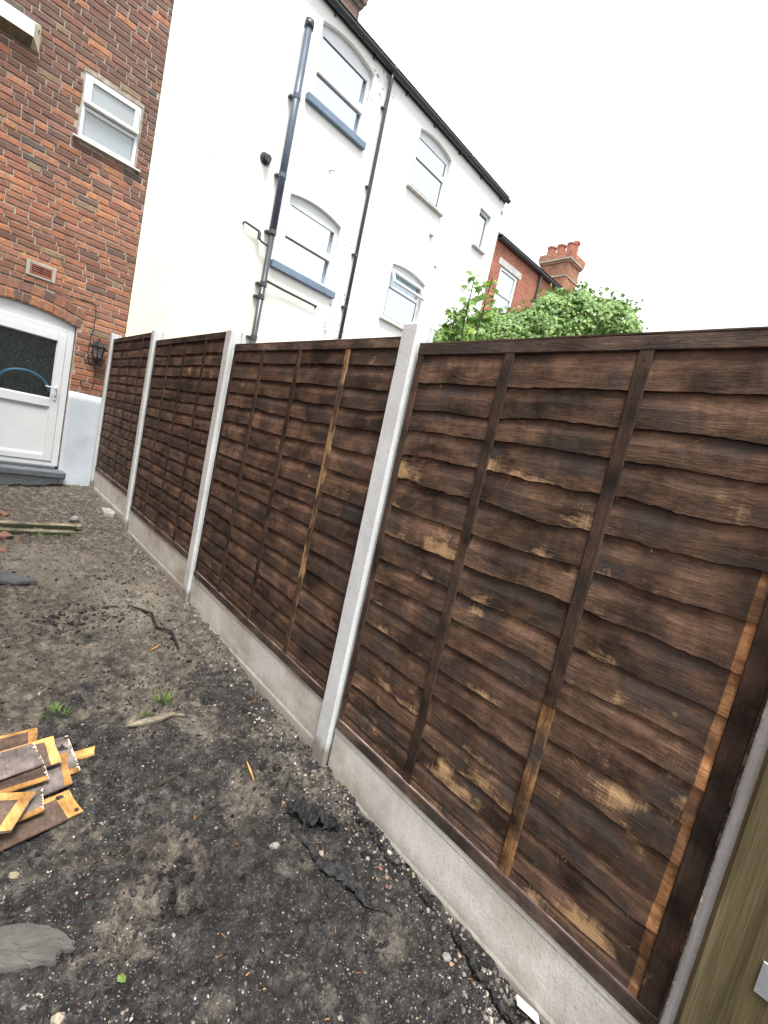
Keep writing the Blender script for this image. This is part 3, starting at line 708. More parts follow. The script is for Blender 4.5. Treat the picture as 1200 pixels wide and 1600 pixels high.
for b in bricks:
    if id(b) in nearset: continue
    nm = brick_col(b[0], b[1]); pal = {'orange': ORANGE, 'dark': DARK, 'odd': ODD}[nm]; kk = random.uniform(.82, 1.15); rest.col = tuple(q * kk for q in random.choice(pal))
    vs_, fs_ = brick_verts(b[2], b[3], .0034); jy = random.uniform(-.002, .002)
    rest.add([(p[0] + b[0], p[1] + jy, p[2] + b[1]) for p in vs_], fs_)
rest.build('brickwork', M['brick'], BH, recalc=False, kind='stuff')
# two-ring brick arch over the door
um = (DOOR[0] + DOOR[1]) / 2; hw = (DOOR[1] - DOOR[0]) / 2; rise = DOOR[4]
R_ = (hw * hw + rise * rise) / (2 * rise); zc0 = DOOR[3] + rise - R_; amax = math.asin(hw / R_)
for ring, (r0, hgt, nb) in enumerate(((R_, .112, 17), (R_ + .122, .108, 12))):
    for k in range(nb):
        a = -amax * 1.04 + 2 * amax * 1.04 * (k + .5) / nb; rm = r0 + hgt / 2 + .004
        o = brick_obj(um + rm * math.sin(a), zc0 + rm * math.cos(a), 2 * amax * 1.04 * rm / nb - .009, hgt, random.choice(['orange', 'orange', 'dark', 'orange']), a)
# unseen wing added left of the yard to block low sky light
mb = MB()
wx0, wx1, wy0, wy1, wh = U0 - 1.2, -2.75, -6.2, .0, 5.4
mb.add([(wx1, wy0, -.5), (wx1, wy1, -.5), (wx1, wy1, wh), (wx1, wy0, wh), (wx0, wy0, -.5), (wx0, wy1, -.5), (wx0, wy1, wh), (wx0, wy0, wh), ((wx0 + wx1) / 2, wy0, wh + 1.3), ((wx0 + wx1) / 2, wy1, wh + 1.3)], [(0, 1, 2, 3), (4, 7, 6, 5), (0, 3, 8, 7, 4), (3, 2, 9, 8), (8, 9, 6, 7)])
mb.build('added_sky_blocker', FARB, BH, recalc=False)
# window
def frame_rect(mb, u0, u1, z0, z1, y0, y1, w, wb=None, c=.004):
    wb = wb or w
    mb.cbox(u0, u0 + w, y0, y1, z0, z1, c); mb.cbox(u1 - w, u1, y0, y1, z0, z1, c)
    mb.cbox(u0 + w, u1 - w, y0 + .001, y1, z1 - w, z1, c); mb.cbox(u0 + w, u1 - w, y0 + .001, y1, z0, z0 + wb, c); return mb
w1 = frame_rect(MB(), -.616, .010, 4.412, 5.128, .02, .09, .042).build('window', M['upvc'], BH)
MB().cbox(-.573, -.033, .021, .088, 4.735, 4.775, .003).build('transom', M['upvc'], w1)
frame_rect(MB(), -.585, -.021, 4.785, 5.098, -.012, .04, .052).build('top_sash', M['upvc'], w1)
MB().prism([(-.03, 4.79), (-.03, 4.806), (.018, 4.83), (.018, 4.785)], -.60, -.006, 'x').build('drip_rail', M['upvc_old'], w1)
MB().box(-.535, -.071, .012, .018, 4.836, 5.048).build('pane', M['pane_frost'], w1)
MB().box(-.573, -.033, .050, .056, 4.452, 4.737).build('pane', M['pane_frost'], w1)
MB().box(-.61, .005, .10, .11, 4.42, 5.12).build('blind', M['net'], w1)
MB().prism([(-.055, 4.372), (-.055, 4.386), (.03, 4.411), (.03, 4.372)], -.668, .070, 'x').build('sill', M['upvc'], w1)
# door
dr = MB(); frame_rect(dr, -1.585, -.380, .40, 2.175, .045, .12, .075, .06); door = dr.build('door', M['upvc'], BH)
mb = MB(); N = 16; tops_ = [(-1.585 + 1.205 * i / N, min(arch_z(DOOR, -1.585 + 1.205 * i / N) - .002, 9)) for i in range(N + 1)]
mb.prism([(-1.585, 2.176)] + tops_ + [(-.380, 2.176)], .055, .10, 'y'); mb.build('arch_head', M['upvc'], door)
frame_rect(MB(), -1.508, -.457, .465, 2.098, .035, .10, .088, .075).build('sash', M['upvc'], door)
MB().cbox(-1.42, -.545, .036, .099, 1.165, 1.275, .006).build('lock_rail', M['upvc'], door)
MB().cbox(-1.42, -.545, .062, .09, .54, 1.166, .003).build('lower_panel', M['upvc'], door)
fp = MB(); frame_rect(fp, -1.42, -.545, .54, 1.166, .050, .064, .018); fp.build('panel_bead', M['upvc'], door)
MB().box(-1.42, -.545, .064, .070, 1.274, 2.011).build('pane', M['pane_obscure'], door)
gk = MB(); frame_rect(gk, -1.421, -.544, 1.2741, 2.0105, .056, .066, .010); gk.build('glazing_bead', M['upvc'], door)
MB().box(-1.50, -.46, .17, .18, .45, 2.1).build('reflection_backing', M['foliage_refl'], door)  # added sheet behind the pane, carries the painted reflection
h = MB(); h.cbox(-.522, -.486, .026, .036, 1.26, 1.45, .004); h.tube([(-.505, .03, 1.415), (-.505, -.015, 1.415), (-.52, -.022, 1.416), (-.625, -.022, 1.424)], .009, 8); h.lathe([(.008, 0), (.008, .002)], (-.505, .024, 1.31), 8)
h.build('handle', M['upvc'], door, smooth=False)
MB().tube([(-.504, .0245, 1.312), (-.504, .027, 1.312)], .008, 8).build('keyhole', M['seal'], door)
# hose seen through the door glass, and an added strip imitating the reflected fence
hp = [(-1.03 + .0 * i, 0, 0) for i in range(1)]
arc = []
for i in range(25):
    a = math.pi * (1.06 - i / 24 * 1.02); arc.append(fpos(-.83 + .27 * math.cos(a), -.115, 1.33 + .23 * math.sin(a)))
tag(MB().tube(arc, .016, 8).build('hose', M['blue_hose'], smooth=True), 'bright blue curved hose seen through the dark door glass', 'hose')
fence_refl = MB(); P0 = fpos(-1.12, -.13, 1.29)
fence_refl.cbox(-.06, .04, -.009, .009, 0, .44, .003); o = fence_refl.build('board', M['olive'], loc=P0); o.rotation_euler = (0, 0, AW); tag(o, 'brown strip added behind the left edge of the door glass in place of the fence reflection', 'board')
# plinth, vent, step
pl = MB(); n = 14; m_ = 18
for (ua, ub, zt_) in ((-.371, .172, 1.422), (U0, -1.602, 1.422), (-1.60, -.3725, .355)):
    gu = [ua + (ub - ua) * i / n for i in range(n + 1)]; gzv = [-.3 + (zt_ + .3) * j / m_ for j in range(m_ + 1)]
    vs_ = [(a, -.016 + .010 * float(vnoise(np.array([a]), np.array([z]), 7., 61)[0]) - (.012 if z < .32 else 0), z + (random.uniform(-.006, .006) if j == m_ else 0)) for j, z in enumerate(gzv) for a in gu]
    q = n + 1; fs_ = [(j * q + i, j * q + i + 1, (j + 1) * q + i + 1, (j + 1) * q + i) for j in range(m_) for i in range(n)]
    b0 = len(vs_); vs_ += [(a, .03, gzv[-1]) for a in gu]; fs_ += [(m_ * q + i, m_ * q + i + 1, b0 + i + 1, b0 + i) for i in range(n)]
    vs_ += [(ua, .05, z) for z in gzv] + [(ub, .05, z) for z in gzv]; b1 = b0 + q
    fs_ += [(j * q, (j + 1) * q, b1 + j + 1, b1 + j) for j in range(m_)] + [(j * q + n, (j + 1) * q + n, b1 + m_ + 1 + j + 1, b1 + m_ + 1 + j) for j in range(m_)]
    pl.add(vs_, fs_)
pl.build('plinth', M['plinth'], BH, smooth=True)
vt = MB(); frame_rect(vt, -.908, -.694, 2.690, 2.816, -.006, .02, .014, c=.002); vt = vt.build('air_vent', M['terracotta'], BH); vt.location = (0, -.006, 0)
for r_ in range(4):
    for a, b in ((-.892, -.806), (-.796, -.710)):
        MB().cbox(a, b, -.004, .010, 2.710 + r_ * .0245, 2.710 + r_ * .0245 + .011, .002).build('louvre', M['terracotta'], vt)
MB().box(-.801, -.7995, -.003, .015, 2.70, 2.806).build('mullion', M['terracotta'], vt)
MB().box(-.90, -.70, .014, .02, 2.70, 2.81).build('vent_backing', M['seal'], vt)
mm = MB(); frame_rect(mm, -.950, -.655, 2.664, 2.842, -.0065, .02, .042, .026, c=.006); mm.build('vent_mortar', M['cement'], vt)
st = MB(); st.cbox(-1.75, -.318, -.18, .04, .272, .368, .014, jit=.004); st.cbox(-1.66, -.41, -.005, .12, .372, .402, .003)
st.build('step', M['step'], BH)

# wall unit high on the left
wu = empty('wall_unit', fpos(-1.5, 0, 4.97), AW); tag(wu, 'white wedge shaped box on the brick wall at the top left', 'wall box')
prof_w = [(0., .02), (0., .295), (-.118, .225), (-.118, .085)]          # (depth, height) with the wall at 0
def wedge(mb, ua, ub_wall, ub_front, mi=0):
    vs_ = [(ua, y_, z_) for y_, z_ in prof_w] + [((ub_wall if abs(y_) < .01 else ub_front), y_, z_) for y_, z_ in prof_w]
    return mb.add(vs_, [(0, 1, 2, 3), (4, 5, 6, 7), (0, 1, 5, 4), (1, 2, 6, 5), (2, 3, 7, 6), (3, 0, 4, 7)], mi)
wb_ = wedge(MB(), -.6, .375, .375); wb_.build('housing', M['upvc'], wu)
MB().add([(-.6, -.121, .083), (.372, -.121, .083), (.372, -.002, .016), (-.6, -.002, .016), (-.6, -.118, .0845), (.372, -.118, .0845), (.372, .0, .0195), (-.6, .0, .0195)], [(0, 1, 2, 3), (0, 1, 5, 4), (1, 2, 6, 5), (2, 3, 7, 6), (3, 0, 4, 7)]).build('underside', M['mossy_plastic'], wu)
ec = MB(); vs_ = [(.3755, y_, z_) for y_, z_ in prof_w] + [(.445 if abs(y_) < .01 else .378, y_ * .99, z_) for y_, z_ in prof_w]
ec.add(vs_, [(0, 1, 2, 3), (4, 5, 6, 7), (0, 1, 5, 4), (1, 2, 6, 5), (2, 3, 7, 6), (3, 0, 4, 7)]); ec = ec.build('end_cap', M['cream_plastic'], wu)
for k in range(4):
    a = .30 + .12 * k; z_ = .21 - k * .022
    MB().box(.412 - .004 * k, .430 - .004 * k, -.058 + .004 * k, -.040 + .004 * k, z_ - .004, z_ + .004).build('slot', M['seal'], ec)

# lantern and its cable
lu, lo = -.13, .10
LN = empty('wall_lantern', fpos(lu, 0, 1.86), AW); tag(LN, 'black carriage lantern on the brick wall beside the fence', 'lantern')
yb = -.095
MB().lathe([(.008, .318), (.012, .300), (.006, .285), (.03, .272), (.05, .248), (.092, .212), (.096, .204), (.09, .198), (.02, .196)], (0, yb, 0), 6, rot=.2).build('cap', M['lantern'], LN)
gl_ = MB().lathe([(.045, .060), (.074, .192)], (0, yb, 0), 6, rot=.2).build('glass', M['lamp_glass'], LN)
for k in range(6):
    a = 2 * math.pi * k / 6 + .2
    MB().tube([(.047 * math.cos(a), yb + .047 * math.sin(a), .055), (.077 * math.cos(a), yb + .077 * math.sin(a), .198)], .006, 5).build('glazing_bar', M['lantern'], LN)
MB().lathe([(.004, .0), (.012, .008), (.008, .02), (.03, .035), (.055, .05), (.057, .062), (.03, .064)], (0, yb, 0), 6, rot=.2).build('base', M['lantern'], LN)
bk_ = MB(); bk_.cbox(-.03, .03, -.02, -.001, .06, .24, .006); bk_.tube([(0, -.01, .20), (0, -.05, .235), (0, -.075, .225)], .009, 6); bk_.tube([(0, -.01, .09), (0, -.05, .055), (0, yb + .03, .05)], .008, 6)
bk_.build('bracket', M['lantern'], LN)
MB().lathe([(.012, .07), (.022, .10), (.024, .13), (.012, .16)], (0, yb, 0), 10).build('bulb', M['card'], LN)
cb = [(-1.9, 2.60), (-1.172, 2.586), (-.876, 2.592), (-.553, 2.581), (-.348, 2.593), (-.235, 2.60), (-.203, 2.57), (-.195, 2.45), (-.192, 2.316), (-.214, 2.142), (-.222, 2.0), (-.209, 1.872), (-.185, 1.83), (-.135, 1.826), (-.118, 1.80), (-.111, 1.602), (-.125, 1.53), (-.165, 1.497), (-.229, 1.507), (-.258, 1.55), (-.262, 1.60)]
tag(MB().tube([fpos(a, .008, b) for a, b in cb], .0042, 6).build('cable', M['cable'], smooth=True), 'thin black cable looping along the brick wall to the lantern', 'cable')

# ---- white house
WH = empty('white_house', (0, YW, 0), AW); tag(WH, 'tall white painted house with arched windows and black gutter', 'house')
A_ = (2.27, 3.40, 6.80, 7.90, .10); B_ = (2.24, 3.33, 4.20, 5.31, .085); C_ = (4.72, 5.757, 6.79, 7.87, .085); D_ = (4.715, 5.77, 4.24, 5.305, .075); E_ = (7.03, 7.50, 6.78, 7.61, 0)
E0, E1, EZ = .186, 7.905, 8.28
mb = MB(); facade(mb, E0, E1, -.5, EZ, [A_, B_, C_, D_, E_], y=.012, depth=.12); shell(mb, E0, E1, -.5, EZ, .012, 7.)
mb.build('wall', M['white_wall'], WH, recalc=False)
mb = MB(); mb.add([(E0, -.10, EZ - .03), (E1, -.10, EZ - .03), (E1, 3.5, EZ + 2.3), (E0, 3.5, EZ + 2.3), (E0, 7.1, EZ - .05), (E1, 7.1, EZ - .05)], [(0, 1, 2, 3), (3, 2, 5, 4), (0, 3, 4), (1, 5, 2)])
roof = mb.build('roof', M['slate'], WH, recalc=False)
for k in range(31):   # slate ends just showing over the gutter
    a = E0 + (E1 - E0) * k / 31
    MB().cbox(a + .003, a + .245, -.075, .15, EZ - .028 + random.uniform(0, .006), EZ - .018 + random.uniform(0, .008), .002).build('slate', M['slate'], roof)
def stack(root, name, u0, u1, y0, y1, z0, z1, corn, mats=None):
    """chimney: coursed bricks in one coursed mesh with an oversailing head"""
    mb = MB(); z = z0; k = 0
    while z < z1:
        ov = 0
        for cz, o_ in corn:
            if z >= cz: ov = o_
        for face in range(4):
            L = (u1 - u0 if face % 2 == 0 else y1 - y0) + 2 * ov; n_ = max(2, round(L / .225)); sh = (k % 2) * .5
            for i in range(-1, n_ + 1):
                a = max(0, (i + sh) / n_ * L); b = min(L, (i + 1 + sh) / n_ * L - .010)
                if b - a < .02: continue
                mb.col = tuple(q * random.uniform(.8, 1.15) for q in random.choice(ORANGE[1:] + DARK[:3] if mats is None else mats))
                j = random.uniform(-.002, .002); d = .05
                if face == 0: mb.box(u0 - ov + a, u0 - ov + b, y0 - ov + j, y0 - ov + d, z, z + .066)
                elif face == 2: mb.box(u0 - ov + a, u0 - ov + b, y1 + ov - d, y1 + ov + j, z, z + .066)
                elif face == 1: mb.box(u0 - ov + j, u0 - ov + d, y0 - ov + a, y0 - ov + b, z, z + .066)
                else: mb.box(u1 + ov - d, u1 + ov + j, y0 - ov + a, y0 - ov + b, z, z + .066)
        z += .0765; k += 1
    o = mb.build(name, M['brick'], root, recalc=False, kind='stuff')
    core = MB(); zz = sorted([z0 - .6] + [c_[0] for c_ in corn] + [z1]); prev = 0
    ovs = {c_[0]: c_[1] for c_ in corn}
    for a, b in zip(zz, zz[1:]):
        prev = ovs.get(a, prev); core.box(u0 - prev + .006, u1 + prev - .006, y0 - prev + .006, y1 + prev - .006, a, b - .002)
    core.build('chimney_core', M['mortar'], o); return o
stack(WH, 'chimney', 2.72, 3.50, 1.0, 1.5, 8.9, 10.4, [(9.50, .04), (9.58, .08), (9.74, .04), (9.82, 0)], mats=[(.13, .085, .08), (.17, .11, .10), (.10, .075, .075)])
# gutter: half-round trough, brackets and fascia
gt = MB(); segs = []
for k in range(9):
    a = math.pi * k / 8; segs.append((-.075 - .062 * math.cos(a), 8.185 - .062 * math.sin(a)))
outer = segs; inner = [(-.075 + (y_ + .075) * .92, 8.185 + (z_ - 8.185) * .92) for y_, z_ in segs][::-1]
gt.prism(outer + inner, E0, E1 + .02, 'x'); gut = gt.build('gutter', M['black_pipe'], WH)
MB().cbox(E0, E1 - .01, -.012, .010, 8.13, 8.275, .003).build('fascia', M['black_pipe'], gut)
for k in range(9):
    a = .7 + k * .87
    b_ = MB(); b_.tube([(a, -.02, 8.10), (a, -.075, 8.112)], .006, 5); b_.box(a - .012, a + .012, -.02, .008, 8.085, 8.17); b_.build('bracket', M['black_pipe'], gut)
for a in (3.72, 6.2): MB().tube([(a - .03, -.075, 8.187), (a + .03, -.075, 8.187)], .067, 12).build('union', M['black_pipe'], gut)
# soil pipe
sp_ = MB(); sp_.tube([(1.985, -.10, 4.60), (1.985, -.10, 7.58)], .055, 14); sp = sp_.build('soil_pipe', M['blue_pipe'], WH, smooth=True)
MB().tube([(1.985, -.10, 7.52), (1.985, -.10, 7.62)], .070, 14).build('pipe_cowl', M['black_pipe'], sp, smooth=True)
MB().tube([(1.985, -.10, -.2), (1.985, -.10, 4.62)], .046, 12).build('lower_pipe', M['black_pipe'], sp, smooth=True)
for z_, r_ in ((6.55, .061), (5.4, .062), (4.55, .062), (3.75, .055), (2.9, .055), (3.55, .054)):
    c_ = MB(); c_.tube([(1.985, -.10, z_ - .035), (1.985, -.10, z_ + .035)], r_, 14); c_.box(1.90, 2.07, -.062, .012, z_ - .012, z_ + .012); c_.build('collar', M['black_pipe'] if z_ < 5 else M['blue_pipe'], sp)
br = MB(); br.tube([(1.545, .01, 4.50), (1.545, -.05, 4.50), (1.79, -.06, 4.475), (1.80, -.07, 4.44), (1.80, -.075, 4.38), (1.84, -.08, 4.345), (1.985, -.10, 4.32)], .017, 8)
br.tube([(1.795, -.06, 4.46), (1.795, -.07, 4.36)], .028, 8); br.build('branch_pipe', M['black_pipe'], sp)
MB().tube([(1.99, -.09, 3.825), (2.4, -.05, 3.825), (3.085, -.05, 3.82), (3.10, .01, 3.82)], .021, 8).build('waste_pipe', M['black_pipe'], sp)
# rainwater pipe
rp = MB().tube([(3.725, -.075, 8.13), (3.725, -.06, 8.02), (3.722, -.055, -.2)], .034, 12).build('rainwater_pipe', M['black_pipe'], WH, smooth=True)
for z_ in (7.55, 6.2, 5.0, 4.05, 2.8):
    c_ = MB(); c_.tube([(3.722, -.055, z_ - .03), (3.722, -.055, z_ + .03)], .040, 12); c_.box(3.66, 3.784, -.03, .011, z_ - .012, z_ + .012); c_.build('collar', M['black_pipe'], rp)
# flue, vents and stubs
MB().tube([(1.715, .012, 5.52), (1.715, -.004, 5.52)], .088, 16).build('flue_plate', M['black_pipe'], WH)
fl = MB(); fl.tube([(1.715, -.004, 5.52), (1.715, -.11, 5.50)], .048, 14); fl.tube([(1.715, -.05, 5.512), (1.715, -.06, 5.51)], .062, 14); fl.build('flue', M['black_pipe'], WH)
MB().lathe([(.055, -.04), (.055, .0), (.035, .04), (.004, .05)], (5.60, -.012, 6.30), 10).build('vent_cowl', M['sill_stone'], WH)
MB().cbox(5.90, 5.99, -.02, .011, 5.775, 5.79, .003).build('hook', M['sill_stone'], WH)
MB().tube([(2.86, .01, 6.02), (2.93, -.06, 6.03)], .014, 6).build('stub_pipe', M['sill_stone'], WH)
MB().cbox(7.83, 7.87, -.04, .011, 7.86, 7.93, .006).build('hook', M['sill_stone'], WH)
def arched_window(op, panes, rails, sill, head_from, sillh=.115, sill_o=.07, f=.062, curtain=True, skipframe=False):
    ua, ub, za, sz, rise = op; y0, y1 = .075, .118
    fr_ = MB(); frame_rect(fr_, ua + .004, ub - .004, za + .004, head_from, y0, y1, f); w = fr_.build('window', M['upvc'], WH)
    if rise:
        N = 14; pts = [(ua + .004 + (ub - ua - .008) * i / N, arch_z(op, ua + .004 + (ub - ua - .008) * i / N) - .002) for i in range(N + 1)]
        MB().prism([(ua + .004, head_from + .001)] + pts + [(ub - .004, head_from + .001)], y0 + .012, y1, 'y').build('arch_head', M['upvc'], w)
    for z0, z1, pr in rails: MB().cbox(ua + f, ub - f, y0 - pr, y1, z0, z1, .004).build('rail', M['upvc'], w)
    for (u0, u1, z0, z1) in panes:
        MB().box(u0, u1, y0 + .018, y0 + .024, z0, z1).build('pane', M['pane'], w)
        sl = MB(); frame_rect(sl, u0 - .001, u1 + .001, z0 - .001, z1 + .001, y0 + .012, y0 + .020, .007, c=.001); sl.build('seal', M['seal'], w)
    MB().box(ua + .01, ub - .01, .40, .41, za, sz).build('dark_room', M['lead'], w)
    if curtain:
        cu = MB(); N = 40; vs_ = []
        for i in range(N + 1):
            u = ua - .12 + (ub - ua + .24) * i / N; y_ = .140 + .012 * math.sin(i * 1.15) + .006 * math.sin(i * .37)
            vs_ += [(u, y_, za + .03), (u, y_, sz - .03)]
        cu.add(vs_, [(2 * i, 2 * i + 2, 2 * i + 3, 2 * i + 1) for i in range(N)]); cu.build('net_curtain', M['net'], w, smooth=True)
    sill_m, u_l, u_r, top = sill
    s_ = MB(); s_.cbox(u_l, u_r, -sill_o, .10, top - sillh, top, .008, jit=.002); s_.build('sill', sill_m, w); return w
arched_window(A_, [(2.345, 3.255, 7.36, 7.75), (2.345, 3.255, 6.86, 7.22)], [(7.225, 7.355, .03)], (M['sill_blue'], 2.19, 3.455, 6.795), 7.84, f=.075)
arched_window(B_, [(2.315, 3.185, 4.80, 5.19), (2.315, 3.185, 4.27, 4.68)], [(4.685, 4.795, .03)], (M['sill_blue'], 2.09, 3.43, 4.20), 5.26, f=.075)
arched_window(C_, [(4.80, 5.66, 7.50, 7.775), (4.80, 5.66, 6.90, 7.39)], [(7.395, 7.495, .012)], (M['sill_stone'], 4.63, 5.79, 6.785), 7.83, sillh=.05, f=.07)
d_w = arched_window(D_, [(4.80, 5.685, 4.32, 4.88)], [(4.885, 4.94, .006)], (M['sill_stone'], 4.64, 5.80, 4.235), 5.27, sillh=.05, f=.07)
# top-hung vent of the lower right window standing open
vs2 = empty('open_sash', (0, .06, 5.215), 0, d_w); vs2.rotation_euler = (math.radians(-28), 0, 0)
vf = MB(); frame_rect(vf, 4.755, 5.735, -.30, .0, -.03, .02, .05); vf.build('vent_frame', M['upvc'], vs2)
arched_window(E_, [(7.085, 7.40, 6.86, 7.50)], [], (M['sill_stone'], 6.99, 7.50, 6.775), 7.60, sillh=.05, f=.05)

# ---- lower brick house beyond
FH = empty('far_brick_house', fpos(7.92, -.02, 0), -.014); tag(FH, 'lower red brick house beyond the white house', 'house')
FW = (.40, 1.20, 5.55, 6.86, 0); FW2 = (2.95, 3.7, 5.55, 6.80, 0)
mb = MB(); facade(mb, 0.0, 8.5, -.5, 7.40, [FW, FW2], y=0, depth=.1); shell(mb, 0.0, 8.5, -.5, 7.40, 0, 6.8)
mb.build('wall', M['far_brick'], FH, recalc=False)
mb = MB(); mb.add([(0.0, -.15, 7.40), (8.6, -.15, 7.40), (8.6, 3.4, 9.5), (0.0, 3.4, 9.5), (0.0, 7., 7.36), (8.6, 7., 7.36)], [(0, 1, 2, 3), (3, 2, 5, 4), (0, 3, 4), (1, 5, 2)])
mb.build('roof', M['slate'], FH, recalc=False)
gt = MB(); outer = [(-.085 - .06 * math.cos(math.pi * k / 8), 7.37 - .06 * math.sin(math.pi * k / 8)) for k in range(9)]
inner = [(-.085 + (y_ + .085) * .9, 7.37 + (z_ - 7.37) * .9) for y_, z_ in outer][::-1]
gt.prism(outer + inner, 0.0, 8.55, 'x'); gt.build('gutter', M['black_pipe'], FH)
MB().tube([(2.12, -.07, 7.33), (2.12, -.05, 7.2), (2.12, -.05, 0)], .034, 10).build('downpipe', M['black_pipe'], FH, smooth=True)
for op in (FW, FW2):
    fr_ = MB(); frame_rect(fr_, op[0] + .003, op[1] - .003, op[2], op[3] - .003, .02, .09, .075); w = fr_.build('window', M['upvc'], FH)
    MB().box(op[0] + .075, op[1] - .075, .05, .056, op[2] + .07, op[3] - .08).build('pane', M['pane'], w)
    MB().cbox(op[0] + .075, op[1] - .075, .022, .08, 6.22, 6.28, .004).build('transom', M['upvc'], w)
    MB().box(op[0] + .02, op[1] - .02, .15, .16, op[2], op[3]).build('blind', M['net'], w)
    MB().cbox(op[0] - .12, op[1] + .12, -.006, .06, op[3], op[3] + .16, .004).build('lintel', M['cream_plastic'] if False else M['sill_stone'], w)
cu = fpos(15.15, -2., 0)
lx = (cu[0] - FH.location[0]); ly = cu[1] - FH.location[1]
ch = stack(FH, 'chimney', lx, lx + .92, ly, ly + 1.2, 8.6, 10.62, [(9.75, .03), (9.83, 0), (10.28, .05), (10.36, .10)], mats=[(.38, .15, .09), (.33, .12, .075), (.42, .17, .10)])
for k in range(3):
    MB().lathe([(.20, 0), (.20, .1), (.17, .12), (.165, .36), (.19, .40), (.19, .45), (.12, .45)], (lx + .24, ly + .2 + k * .42, 10.62), 8, rot=.39).build('chimney_pot', M['terracotta'], ch)
MB().lathe([(.15, 0), (.15, .1), (.12, .12), (.115, .62), (.15, .66), (.15, .74), (.1, .74)], (lx + .7, ly + .3, 10.62), 8).build('chimney_pot', M['terracotta'], ch)

# ------------------------------------------------------------------ planting beyond the fence
def leaves(name, C_pts, N_dir, size, shape, mat, parent):
    """leaf-shaped faces; shape is a list of 2-d points round the leaf with a lifted midrib"""
    n = len(C_pts); up = rng.normal(size=(n, 3)) * .45 + np.array([0, 0, -1.]); N_dir = N_dir + rng.normal(size=(n, 3)) * .45
    N_dir /= np.linalg.norm(N_dir, axis=1)[:, None]; up -= N_dir * (up * N_dir).sum(1)[:, None]; up /= np.linalg.norm(up, axis=1)[:, None]; sd_ = np.cross(N_dir, up)
    sh = np.array(shape); k = len(sh)
    s = (size * rng.uniform(.6, 1.25, n))[:, None, None]
    V = C_pts[:, None] + s * (sd_[:, None] * sh[None, :, 0:1] + up[:, None] * sh[None, :, 1:2] + N_dir[:, None] * sh[None, :, 2:3])
    tri = np.array([(0, i, i + 1) for i in range(1, k - 1)] + [(0, k - 1, 1)])
    Fo = (tri[None] + (np.arange(n) * k)[:, None, None]).reshape(-1, 3)
    tt = np.repeat(rng.uniform(0, 1, n) ** 1.5, k)
    return np_object(name, V.reshape(-1, 3), Fo, mat, parent, tint=np.c_[tt, tt, tt])
IVY = [(0, .35, .12), (0, -.15, .02), (.36, -.12, -.05), (.5, .22, -.1), (.22, .5, -.02), (0, 1.0, -.12), (-.22, .5, -.02), (-.5, .22, -.1), (-.36, -.12, -.05)]
MAP = [(0, .3, .05), (0, -.1, 0), (.25, .05, 0), (.62, .0, -.08), (.42, .3, 0), (.6, .62, -.1), (.22, .58, 0), (0, 1.05, -.1), (-.22, .58, 0), (-.6, .62, -.1), (-.42, .3, 0), (-.62, 0, -.08), (-.25, .05, 0)]
A0, A1 = np.array([2.70, 4.55]), np.array([3.98, 2.62])     # the line of the ivy-covered wall
IV = empty('ivy', (3.3, 3.6, gz1(3.3, 3.6))); tag(IV, 'dense green ivy mass showing above the nearest fence panel', 'ivy')
ax = (A1 - A0) / np.linalg.norm(A1 - A0); nrm = np.array([-ax[1], ax[0]]); nrm = nrm if nrm[0] < 0 else -nrm
LEN = float(np.linalg.norm(A1 - A0))
def ivy_top(s): return 3.04 + .68 * np.clip(s / 1.5, 0, 1) + .14 * vnoise(s, s * 0, 2.2, 51) + .16 * vnoise(s, s * 0, 5.5, 52) - .55 * np.clip((s - (LEN - .28)) / .36, 0, 1) ** 1.6
n = 25000
s = rng.uniform(-.15, LEN + .05, n); tp_ = ivy_top(s); zz = tp_ - (tp_ - 1.6) * rng.uniform(0, 1, n) ** 1.6
th = .38 * np.sqrt(np.clip((tp_ - zz) / .35, .03, 1)) * (1 + .6 * vnoise(s * 1.0, zz, 3.5, 53) + .35 * vnoise(s, zz, 8, 54))
side = rng.uniform(-1, 1, n); dep = np.sign(side) * (1 - np.abs(side) ** 2.2 * .5) * th
P = np.stack([A0[0] + ax[0] * s + nrm[0] * dep, A0[1] + ax[1] * s + nrm[1] * dep, zz], -1)
Nd = np.stack([nrm[0] * np.sign(dep), nrm[1] * np.sign(dep), .25 + .7 * np.exp(-(tp_ - zz) * 5)], -1)
n2 = 900; s2 = rng.uniform(.0, LEN, n2); t2 = ivy_top(s2) + rng.uniform(-.05, .06, n2) * (vnoise(s2, s2 * 0, 9, 55) > 0)
P = np.r_[P, np.stack([A0[0] + ax[0] * s2, A0[1] + ax[1] * s2, t2], -1) + rng.normal(size=(n2, 3)) * .05]; Nd = np.r_[Nd, np.c_[rng.normal(size=(n2, 2)), np.full(n2, 1.)]]
P = P - np.array(IV.location)
leaves('crown', P, Nd, .046, IVY, M['ivy'], IV)
tr = MB()
for k in range(9):
    a = .1 + (LEN - .2) * k / 8; b = A0 + ax * a; z_top = float(ivy_top(np.array([a]))[0]) - .25
    pts = [(b[0] + random.uniform(-.06, .06) - IV.location.x, b[1] + random.uniform(-.06, .06) - IV.location.y, z_) for z_ in np.linspace(-.1, z_top - IV.location.z, 8)]
    tr.tube(pts, [.035, .032, .03, .026, .022, .016, .012, .006], 6)
tr.build('trunk', M['bark'], IV)
SPL = empty('sapling', (2.2, 3.62, gz1(2.2, 3.62))); tag(SPL, 'young lobed-leaf sapling between the ivy and the white house', 'sapling')
tr = MB(); LP = []; LN_ = []
tips = [(2.13, 3.52, 3.36), (2.27, 3.42, 3.38), (2.06, 3.60, 3.03), (2.22, 3.60, 2.98), (2.14, 3.64, 2.86), (2.34, 3.50, 3.05), (2.14, 3.70, 2.92), (2.40, 3.48, 2.90)]
